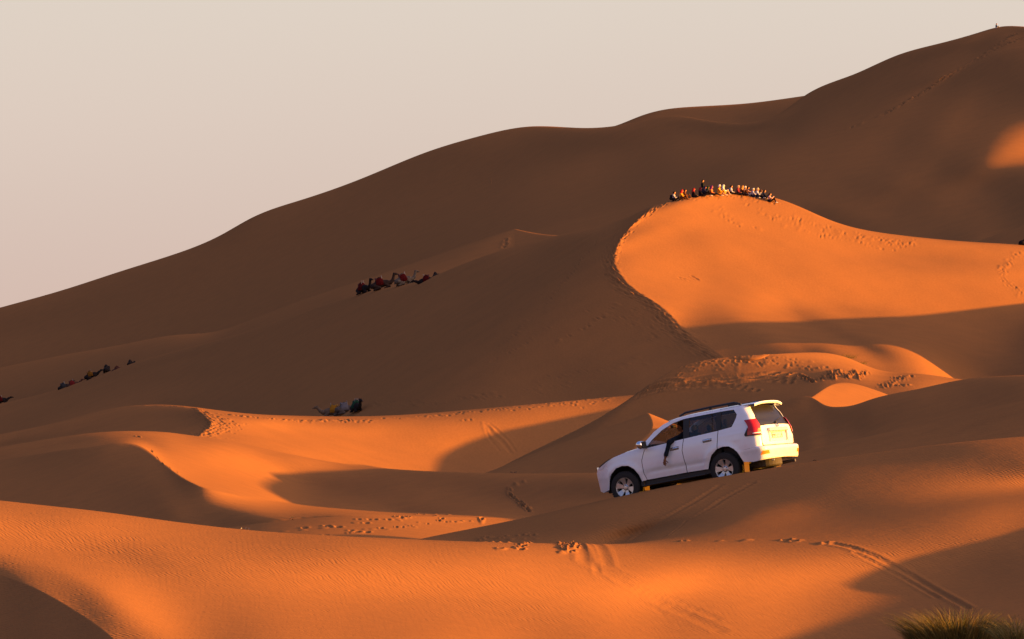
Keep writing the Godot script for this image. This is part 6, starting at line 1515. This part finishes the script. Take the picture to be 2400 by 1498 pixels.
func make_camels(d: Dune) -> void:
	var black := Color(0.018, 0.014, 0.012)
	var dun := Color(0.12, 0.085, 0.06)
	var greyc := Color(0.095, 0.078, 0.062)
	var red := Color(0.065, 0.004, 0.006)
	var g := "camels resting on the long shaded crest"
	camel(d.spot(7.011, 9.993) + Vector3(0, -0.05, -0.4), -0.9, 0.22, black, red, "black camel at the left end of the upper camel line, red blanket behind its hump", g, 1.0, -0.1, 1.09)
	camel(d.spot(7.244, 9.993) + Vector3(0, -0.05, -0.3), 0.05, 0.22, Color(0.032, 0.023, 0.017), red, "large dark brown camel with a red blanket stretching its neck to the right", g, 0.95, 0.0, 1.15)
	camel(d.spot(7.544, 9.880) + Vector3(0, -0.05, -0.4), 0.35, 0.2, greyc, red, "grey camel with a red blanket in front of the long-necked dark one", g, 0.9, -0.15, 1.09)
	camel(d.spot(7.911, 8.882) + Vector3(0, -0.45, -1.0), 2.9, 0.18, black, red, "dark camel low behind the crest, red blanket on its right side", g, 0.1, 0.0, 0.9)
	camel(d.spot(7.956, 9.993) + Vector3(0, -0.15, -1.2), 1.3, 0.15, black, null, "black camel at the right end of the upper line, seen end on", g, 0.2, 0.0, 0.75)
	var g2 := "camels resting far left on the crest"
	camel(d.spot(2.013, 9.993) + Vector3(0, -0.1, -0.4), 0.0, 0.2, black, red, "camel with a red blanket cut off by the left edge", g2, 0.0, 0.0, 1.0)
	camel(d.spot(3.000, 9.823) + Vector3(0, -0.35, -1.0), 0.3, 0.3, black, Color(0.03, 0.03, 0.035), "dark grey camel, lowest of the far left line", g2, 0.6, 0.0, 0.95)
	camel(d.spot(3.133, 9.880) + Vector3(0, -0.45, -1.0), 0.2, 0.28, Color(0.06, 0.03, 0.02), Color(0.12, 0.012, 0.012), "reddish camel mostly hidden by the crest, second of the far left line", g2, 0.3, 0.0, 0.95)
	camel(d.spot(3.427, 9.823) + Vector3(0, -0.1, -0.5), 0.1, 0.33, black, Color(0.14, 0.06, 0.01), "dark camel with a yellow and red blanket in the far left line", g2, 0.1, 0.1, 1.0)
	camel(d.spot(3.667, 9.936) + Vector3(0, -0.1, -0.6), 1.4, 0.2, black, null, "black camel seen end on, above the yellow-blanketed one", g2, 0.3, 0.0, 1.0)
	camel(d.spot(3.840, 9.880) + Vector3(0, -0.65, -1.0), 0.1, 0.25, Color(0.07, 0.03, 0.02), null, "brown camel of which only the hump shows over the crest", g2, 0.1, 0.0, 0.9)
	camel(d.spot(4.030, 9.993) + Vector3(0, -0.35, -0.8), 1.2, 0.2, black, null, "black camel at the top end of the far left line", g2, 0.1, 0.0, 0.8)
	var g3 := "camels resting below the shaded slope"
	camel(d.spot(6.573, 1.750) + Vector3(0, 0.0, 0), PI - 0.05, 0.05, dun, Color(0.28, 0.125, 0.012), "brown camel facing left with a yellow saddle blanket", g3, 0.55, 0.0, 1.0)
	camel(d.spot(6.733, 1.916) + Vector3(0, 0.0, -0.9), 0.25, 0.05, Color(0.09, 0.07, 0.06), Color(0.13, 0.12, 0.13), "grey camel with a raised head behind the yellow-blanketed one", g3, 1.15, 0.1, 0.95)
	camel(d.spot(6.907, 1.972) + Vector3(0, 0.0, -0.3), -1.25, 0.05, black, Color(0.012, 0.05, 0.03), "dark camel with a green blanket, right of the lower group", g3, 0.75, 0.0, 1.0)
	camel(d.spot(19.080, 9.936) + Vector3(0, -0.2, -0.5), 0.1, 0.0, black, null, "black camel at the right edge of the picture behind the bright dune", "", 0.4, 0.0, 1.0)


# ---------------------------------------------------------------- grass, scraps

func tuft(called: String, label: String, at: Vector3, blades: int, spread: float, tall: float, lean: float, seed_: int, dry: float) -> void:
	var r := RandomNumberGenerator.new()
	r.seed = seed_
	var st := SurfaceTool.new()
	st.begin(Mesh.PRIMITIVE_TRIANGLES)
	for i in blades:
		var a := r.randf() * TAU
		var q := sqrt(r.randf()) * spread
		var p := Vector3(cos(a) * q, -0.05, sin(a) * q * 0.7)
		var out := Vector3(cos(a), 0, sin(a)) * (q / spread * 0.75 + r.randf() * 0.55) + Vector3(lean + r.randfn(0.0, 0.22), 0, r.randfn(0.0, 0.15))
		var h := tall * r.randf_range(0.35, 1.15) * (1.0 - 0.35 * q / spread)
		var w := r.randf_range(0.0035, 0.007)
		var g := r.randf()
		var col := Color(0.11, 0.095, 0.026).lerp(Color(0.30, 0.20, 0.07), clampf(g * g + dry - 0.3, 0.0, 1.0))
		if r.randf() < 0.3:
			col = Color(0.075, 0.085, 0.035)
		var side := Vector3(r.randf_range(-1, 1), 0, r.randf_range(-1, 1)).normalized()
		var last := [p - side * w, p + side * w]
		for k in range(1, 5):
			var t := k / 4.0
			var c := p + Vector3(0, h * (t - 0.22 * t * t), 0) + out * h * t * t * 0.8
			var ww := w * (1.0 - t * 0.85)
			var now := [c - side * ww, c + side * ww]
			for v in [last[0], last[1], now[1], last[0], now[1], now[0]]:
				st.set_color(col)
				st.add_vertex(v)
			last = now
	st.generate_normals()
	var o := MeshInstance3D.new()
	o.name = numbered(called)
	o.mesh = st.commit()
	var m := tinted(0.8)
	m.backlight_enabled = true
	m.backlight = Color(0.25, 0.2, 0.08)
	o.material_override = m
	o.position = at
	o.set_meta("label", label)
	o.set_meta("category", "grass tuft")
	add_child(o, true)


func scrap(called: String, label: String, category: String, at: Vector3, c: Color, size: float, flat: float, seed_: int) -> void:
	var r := RandomNumberGenerator.new()
	r.seed = seed_
	var st := begin()
	for i in 9:
		var p := Vector3(r.randf_range(-1, 1), r.randf_range(0, flat), r.randf_range(-0.5, 0.5)) * size
		var q := p + Vector3(r.randf_range(-1, 1), r.randf_range(-0.3, flat), r.randf_range(-1, 1)) * size * 0.7
		var s := p + Vector3(r.randf_range(-1, 1), r.randf_range(0.1, flat), r.randf_range(-1, 1)) * size * 0.7
		var n := (q - p).cross(s - p).normalized() * 0.004
		for v in [p + n, q + n, s + n, p - n, s - n, q - n]:
			st.add_vertex(v)
	var o := MeshInstance3D.new()
	o.name = numbered(called)
	o.mesh = finish(st)
	o.material_override = paint(c, 0.8)
	o.position = at
	o.set_meta("label", label)
	o.set_meta("category", category)
	add_child(o, true)

func press_tracks(d: Dictionary) -> void:
	var peak: Dune = d.peak
	var camp: Dune = d.camp
	var tongue: Dune = d.tongue
	var middle: Dune = d.middle
	var front: Dune = d.front
	# the trodden ridge of the bright dune
	for k in 7:
		walk(peak, [12.327, 9.993, 12.109, 9.654, 12.018, 9.091, 12.018, 8.188, 11.950, 7.092, 11.825, 6.168, 11.825, 5.548, 11.800, 4.897, 11.800, 4.271, 11.775, 3.660, 11.775, 2.968, 11.750, 2.547, 11.725, 2.210, 11.775, 1.972], 0.30, 0.180, 0.054, 0.75, 100 + k)
	for k in 4:
		walk(peak, [12.164, 9.993, 11.700, 9.993, 11.700, 9.091, 11.750, 8.188, 11.675, 7.092, 11.625, 6.110, 11.650, 5.448, 11.550, 4.741], 0.55, 0.180, 0.036, 1.0, 120 + k)
	for k in 6:
		walk(peak, [10.964, 3.959, 11.325, 3.510, 11.525, 2.884, 11.525, 2.463, 11.625, 2.126], 0.5, 0.180, 0.036, 2.6, 140 + k)
	# slopes trodden by those who climbed the bright dune
	walk(peak, [13.300, 9.485, 13.920, 8.931, 14.489, 8.485, 15.017, 8.436], 0.55, 0.180, 0.054, 0.5, 160)
	walk(peak, [13.360, 9.598, 13.940, 9.147, 14.222, 8.634, 14.778, 8.386], 0.6, 0.180, 0.054, 0.4, 161)
	walk(peak, [14.089, 9.598, 14.822, 9.260, 15.367, 9.204, 15.783, 9.091, 16.200, 9.204], 0.5, 0.180, 0.060, 0.7, 162)
	walk(peak, [14.756, 9.204, 15.417, 8.981, 15.833, 9.091, 16.360, 9.204], 0.6, 0.180, 0.060, 0.8, 163)
	for k in 4:
		walk(peak, [15.233, 9.373, 15.717, 9.429, 16.267, 9.542, 16.787, 9.485, 17.307, 9.485], 0.7, 0.180, 0.054, 1.0, 164 + k)
	walk(peak, [16.360, 9.316, 16.707, 9.204, 17.053, 9.035, 17.173, 9.485], 0.28, 0.162, 0.048, 0.12, 170)
	walk(peak, [16.653, 9.542, 16.960, 9.485, 17.333, 9.542], 0.4, 0.180, 0.048, 0.3, 171)
	for k in 3:
		walk(peak, [18.973, 9.598, 18.800, 9.091, 18.693, 8.535, 18.720, 7.932, 18.880, 7.428, 18.987, 6.979], 0.5, 0.180, 0.060, 0.5, 172 + k)
	groove(peak, [12.873, 5.051, 12.982, 4.845], 0.2, 0.14)
	groove(peak, [13.160, 5.051, 13.200, 4.793], 0.2, 0.14)
	for k in 5:
		walk(peak, [12.473, 9.993, 13.040, 9.880, 13.640, 9.823, 14.289, 9.767, 14.911, 9.711], 0.5, 0.180, 0.042, 0.9, 180 + k)
	# lines of prints over the shaded slope
	walk(peak, [8.729, 3.810, 9.243, 4.532, 9.929, 5.300, 10.618, 6.110, 11.025, 7.372, 11.400, 9.091], 0.55, 0.180, 0.072, 0.15, 190)
	walk(peak, [9.357, 3.261, 9.857, 3.610, 10.473, 4.062, 10.982, 4.427], 0.5, 0.180, 0.072, 0.25, 191)
	walk(peak, [8.459, 3.311, 8.741, 3.311, 9.129, 3.710, 9.543, 4.062], 0.7, 0.180, 0.066, 0.3, 192)
	walk(peak, [8.859, 2.084, 9.329, 2.000, 9.871, 2.042, 10.527, 2.084], 0.7, 0.180, 0.060, 1.0, 193)
	walk(peak, [7.056, 2.420, 7.511, 2.084, 8.106, 1.889, 8.776, 1.805, 9.557, 1.777], 0.6, 0.180, 0.060, 1.2, 194)
	walk(peak, [7.056, 2.547, 7.522, 2.210, 8.118, 1.972, 8.800, 1.861], 0.7, 0.180, 0.060, 1.6, 195)
	walk(d.far, [20.091, 5.095, 20.909, 5.066, 21.800, 5.095, 22.600, 5.242, 23.444, 5.859, 24.500, 6.398, 25.840, 7.259], 0.8, 0.450, 0.220, 0.4, 196)
	walk(d.far, [21.000, 5.007, 22.000, 5.066, 22.800, 5.389, 23.667, 5.742, 25.880, 6.791], 0.9, 0.450, 0.200, 0.5, 197)
	walk(d.saddle, [10.500, 1.457, 11.118, 1.665, 11.635, 1.831, 11.824, 2.416], 0.7, 0.400, 0.160, 0.6, 198)
	# the camp dune
	for k in 8:
		walk(camp, [5.980, 3.851, 6.050, 3.389, 6.000, 2.944, 5.960, 2.271, 6.025, 1.576], 0.36, 0.180, 0.054, 1.2, 200 + k)
	for k in 9:
		walk(camp, [6.250, 3.473, 7.000, 3.599, 7.650, 3.599, 8.247, 3.557, 8.706, 3.641, 9.133, 3.683], 0.5, 0.180, 0.045, 0.9, 210 + k)
	for k in 3:
		walk(camp, [6.300, 3.305, 6.625, 3.095, 6.100, 2.496, 6.050, 1.745, 7.000, 3.011], 0.45, 0.180, 0.051, 1.0, 216 + k)
	walk(camp, [4.480, 3.935, 5.000, 3.851, 5.640, 3.851, 6.125, 3.767], 0.5, 0.180, 0.072, 0.2, 219)
	for k in 3:
		walk(camp, [9.133, 3.767, 9.733, 3.767, 10.400, 3.809, 11.200, 3.851, 12.000, 3.851, 13.231, 3.893], 0.55, 0.180, 0.033, 0.8, 220 + k)
	walk(camp, [10.533, 3.473, 10.733, 3.389, 10.893, 3.221], 0.4, 0.180, 0.072, 0.1, 224)
	groove(camp, [10.933, 3.179, 11.000, 2.912, 11.173, 2.560, 11.320, 2.111], 0.32, 0.06)
	groove(camp, [10.973, 3.221, 11.107, 2.944, 11.267, 2.592, 11.387, 2.143], 0.22, 0.05)
	groove(camp, [10.907, 3.095, 10.987, 2.656, 11.147, 2.175], 0.2, 0.04)
	# the tongue: prints on its top, wheel tracks curving below
	for k in 4:
		walk(tongue, [4.800, 4.999, 5.857, 4.699, 6.800, 4.519, 7.700, 4.219, 8.625, 3.801, 9.618, 3.682], 0.5, 0.152, 0.038, 0.9, 230 + k)
	walk(tongue, [6.500, 4.999, 7.500, 4.699, 8.375, 4.279, 9.545, 3.801], 0.55, 0.152, 0.030, 0.5, 235)
	for k in 4:
		walk(tongue, [8.825, 2.931, 9.073, 3.266, 9.364, 3.623, 9.364, 3.147, 9.764, 3.860, 10.015, 3.385, 10.323, 4.099, 10.415, 3.623, 10.754, 4.399], 0.3, 0.162, 0.060, 0.25, 240 + k)
	for k in 3:
		walk(tongue, [11.040, 3.147, 11.400, 3.860, 11.900, 4.639, 11.600, 4.399, 11.200, 3.504, 11.800, 3.801], 0.42, 0.162, 0.056, 0.5, 246 + k)
	for k in 6:
		var f := k * 1.0
		groove(tongue, [[4.000, 4.999, 5.286, 3.801, 6.500, 3.682, 7.500, 3.623, 8.250, 3.385, 8.625, 2.976], [4.000, 4.699, 5.286, 3.682, 6.500, 3.563, 7.500, 3.504, 8.375, 3.206, 8.700, 2.886], [3.820, 4.999, 5.000, 3.682, 6.500, 3.444, 7.500, 3.325, 8.250, 3.028], [3.900, 4.519, 5.143, 3.444, 6.500, 3.266, 7.500, 3.147, 8.125, 2.886], [4.250, 4.399, 5.286, 3.563, 6.300, 3.206, 7.000, 2.886], [4.500, 3.979, 5.571, 3.325, 6.500, 3.028, 7.300, 2.660]][k], 0.26, 0.17)
	# the middle dune: a single line of prints, trodden floor, a line in the hollow
	walk(middle, [5.367, 4.467, 5.533, 4.119, 5.733, 3.971, 5.967, 4.042, 6.240, 4.081, 6.520, 4.119, 6.800, 4.119, 7.067, 4.119, 7.267, 4.081], 0.55, 0.150, 0.10, 0.10, 250)
	walk(middle, [4.625, 5.196, 5.000, 5.228, 5.667, 5.449], 0.6, 0.150, 0.070, 0.1, 251)
	for k in 5:
		walk(middle, [9.500, 1.327, 10.200, 1.425, 11.000, 1.620, 11.615, 1.849, 12.176, 1.980], 0.85, 0.120, 0.038, 1.0, 252 + k)
	for k in 4:
		walk(middle, [9.800, 1.033, 10.800, 1.163, 11.462, 1.327, 12.176, 1.555, 12.765, 1.849], 1.1, 0.120, 0.038, 1.2, 260 + k)
	walk(middle, [12.412, 3.489, 12.647, 1.751, 13.000, 1.849, 13.375, 2.173], 0.9, 0.170, 0.070, 0.8, 266)
	walk(middle, [13.925, 5.607, 13.775, 5.480, 13.625, 5.322, 13.562, 5.164, 13.662, 4.969, 13.762, 4.776, 13.875, 4.390], 0.45, 0.160, 0.100, 0.15, 267)
	groove(middle, [13.575, 5.101, 13.725, 4.776, 13.875, 4.313], 0.14, 0.07)
	# the front dune
	walk(front, [10.750, 3.617, 11.050, 3.602, 11.340, 4.135, 11.640, 4.299, 11.870, 4.354], 0.3, 0.110, 0.050, 0.12, 270)
	walk(front, [11.440, 4.190, 11.650, 3.559, 11.820, 4.464], 0.25, 0.110, 0.060, 0.15, 271)
	groove(front, [11.640, 4.628, 11.850, 3.429, 12.267, 3.270, 12.800, 2.995, 13.400, 2.639, 13.933, 2.321], 0.24, 0.016)
	groove(front, [11.740, 4.628, 12.133, 3.385, 12.667, 3.183, 13.267, 2.850, 13.867, 2.533], 0.2, 0.012)
	groove(front, [11.620, 5.313, 12.000, 3.284, 12.467, 3.038, 13.067, 2.665], 0.12, 0.008)
	walk(front, [13.267, 3.978, 13.933, 3.891, 14.300, 3.848, 14.650, 3.790, 14.950, 3.718, 15.250, 3.631], 0.42, 0.100, 0.050, 0.05, 272)
	groove(front, [15.200, 3.645, 15.450, 3.544, 15.750, 3.356, 16.100, 3.067, 16.450, 2.758, 16.850, 2.440], 0.13, 0.03)
	groove(front, [15.500, 3.458, 15.800, 3.226, 16.150, 2.929, 16.500, 2.625], 0.10, 0.022)
	groove(front, [12.520, 5.331, 12.933, 5.713, 13.467, 6.036, 13.933, 6.460], 0.13, 0.03)
	groove(front, [12.973, 4.682, 13.400, 5.622, 13.933, 6.006, 14.350, 6.399], 0.13, 0.03)
	walk(front, [10.310, 5.985, 10.660, 5.931, 10.950, 5.895, 11.300, 5.785], 0.3, 0.120, 0.050, 0.5, 273)
	walk(front, [10.460, 5.876, 10.800, 3.819, 11.200, 3.819], 0.35, 0.120, 0.050, 0.4, 274)


func _ready() -> void:
	make_camera()
	make_sky()
	make_sun()
	noise.seed = 3
	noise.frequency = 0.05
	sand = sand_material(36.0, 0.0, 1.2, 11)
	sand_near = sand_material(3.2, 1.0, 2.2, 21)
	var mid := sand_material(12.0, 0.3, 1.6, 31)
	var floor_mesh := PlaneMesh.new()
	floor_mesh.size = Vector2(9000, 9000)
	var fl := MeshInstance3D.new()
	fl.name = "desert_floor"
	fl.mesh = floor_mesh
	fl.material_override = sand
	fl.position = Vector3(0, -7.0, -1500)
	fl.set_meta("kind", "structure")
	add_child(fl)
	var d := {"front": net_front(), "middle": net_middle(), "camp": net_camp(), "cone": net_cone(), "tongue": net_tongue(), "scoop": net_scoop(), "right": net_right(), "band": net_band(), "peak": net_peak(), "saddle": net_saddle(), "far": net_far(), "hump": net_hump(), "sliver": net_sliver()}
	press_tracks(d)
	for k in d:
		commit_dune(d[k], sand_near if k == "front" else (mid if k in ["middle", "right", "band", "cone", "scoop"] else sand))
	make_car(Transform3D(Vector3(-0.84370, -0.15816, -0.51298), Vector3(-0.15767, 0.98647, -0.04482), Vector3(0.51313, 0.04307, -0.85723), Vector3(4.37718, 0.24464, -111.73017)))
	make_people(d.peak, d.far)
	make_camels(d.peak)
	tuft("grass_tuft", "broad olive-green grass tuft growing in the near bottom right corner", d.front.spot(16.700, 1.920), 3200, 0.74, 0.80, -0.1, 41, 0.35)
	tuft("grass_tuft", "sparser grass tuft cut by the right edge at the bottom right", d.front.spot(17.667, 1.836), 1200, 0.42, 0.66, 0.1, 42, 0.45)
	tuft("grass_tuft", "small dark grass tuft on the crest right of the wheel tracks", d.tongue.spot(9.982, 4.999) + Vector3(0, 0, -0.6), 260, 0.75, 0.55, 0.5, 43, 0.0)
	tuft("grass_tuft", "thin grass wisp leaning on the crest beside the small dark tuft", d.tongue.spot(10.508, 4.999) + Vector3(0, 0, -0.4), 120, 0.5, 0.35, 0.6, 44, 0.0)
	scrap("litter", "crumpled pale scrap lying on the crest of the front dune", "litter", d.front.spot(7.856, 3.992), Color(0.40, 0.34, 0.24), 0.09, 0.7, 51)
	scrap("dead_branch", "small dark dead branch on the ridge above the trodden floor", "branch", d.middle.spot(9.880, 1.980) + Vector3(0, 0.02, 0), Color(0.03, 0.015, 0.01), 0.12, 0.5, 52)
	scrap("dead_branch", "dark twig at the foot of the shaded cone left of the car", "branch", d.middle.spot(13.625, 5.986) + Vector3(0, 0.02, 0), Color(0.05, 0.035, 0.03), 0.12, 0.4, 53)
	scrap("dead_branch", "tiny dark twig on the crest behind the car", "branch", d.front.spot(15.060, 6.944) + Vector3(0, 0.01, 0), Color(0.03, 0.015, 0.01), 0.06, 0.4, 54)
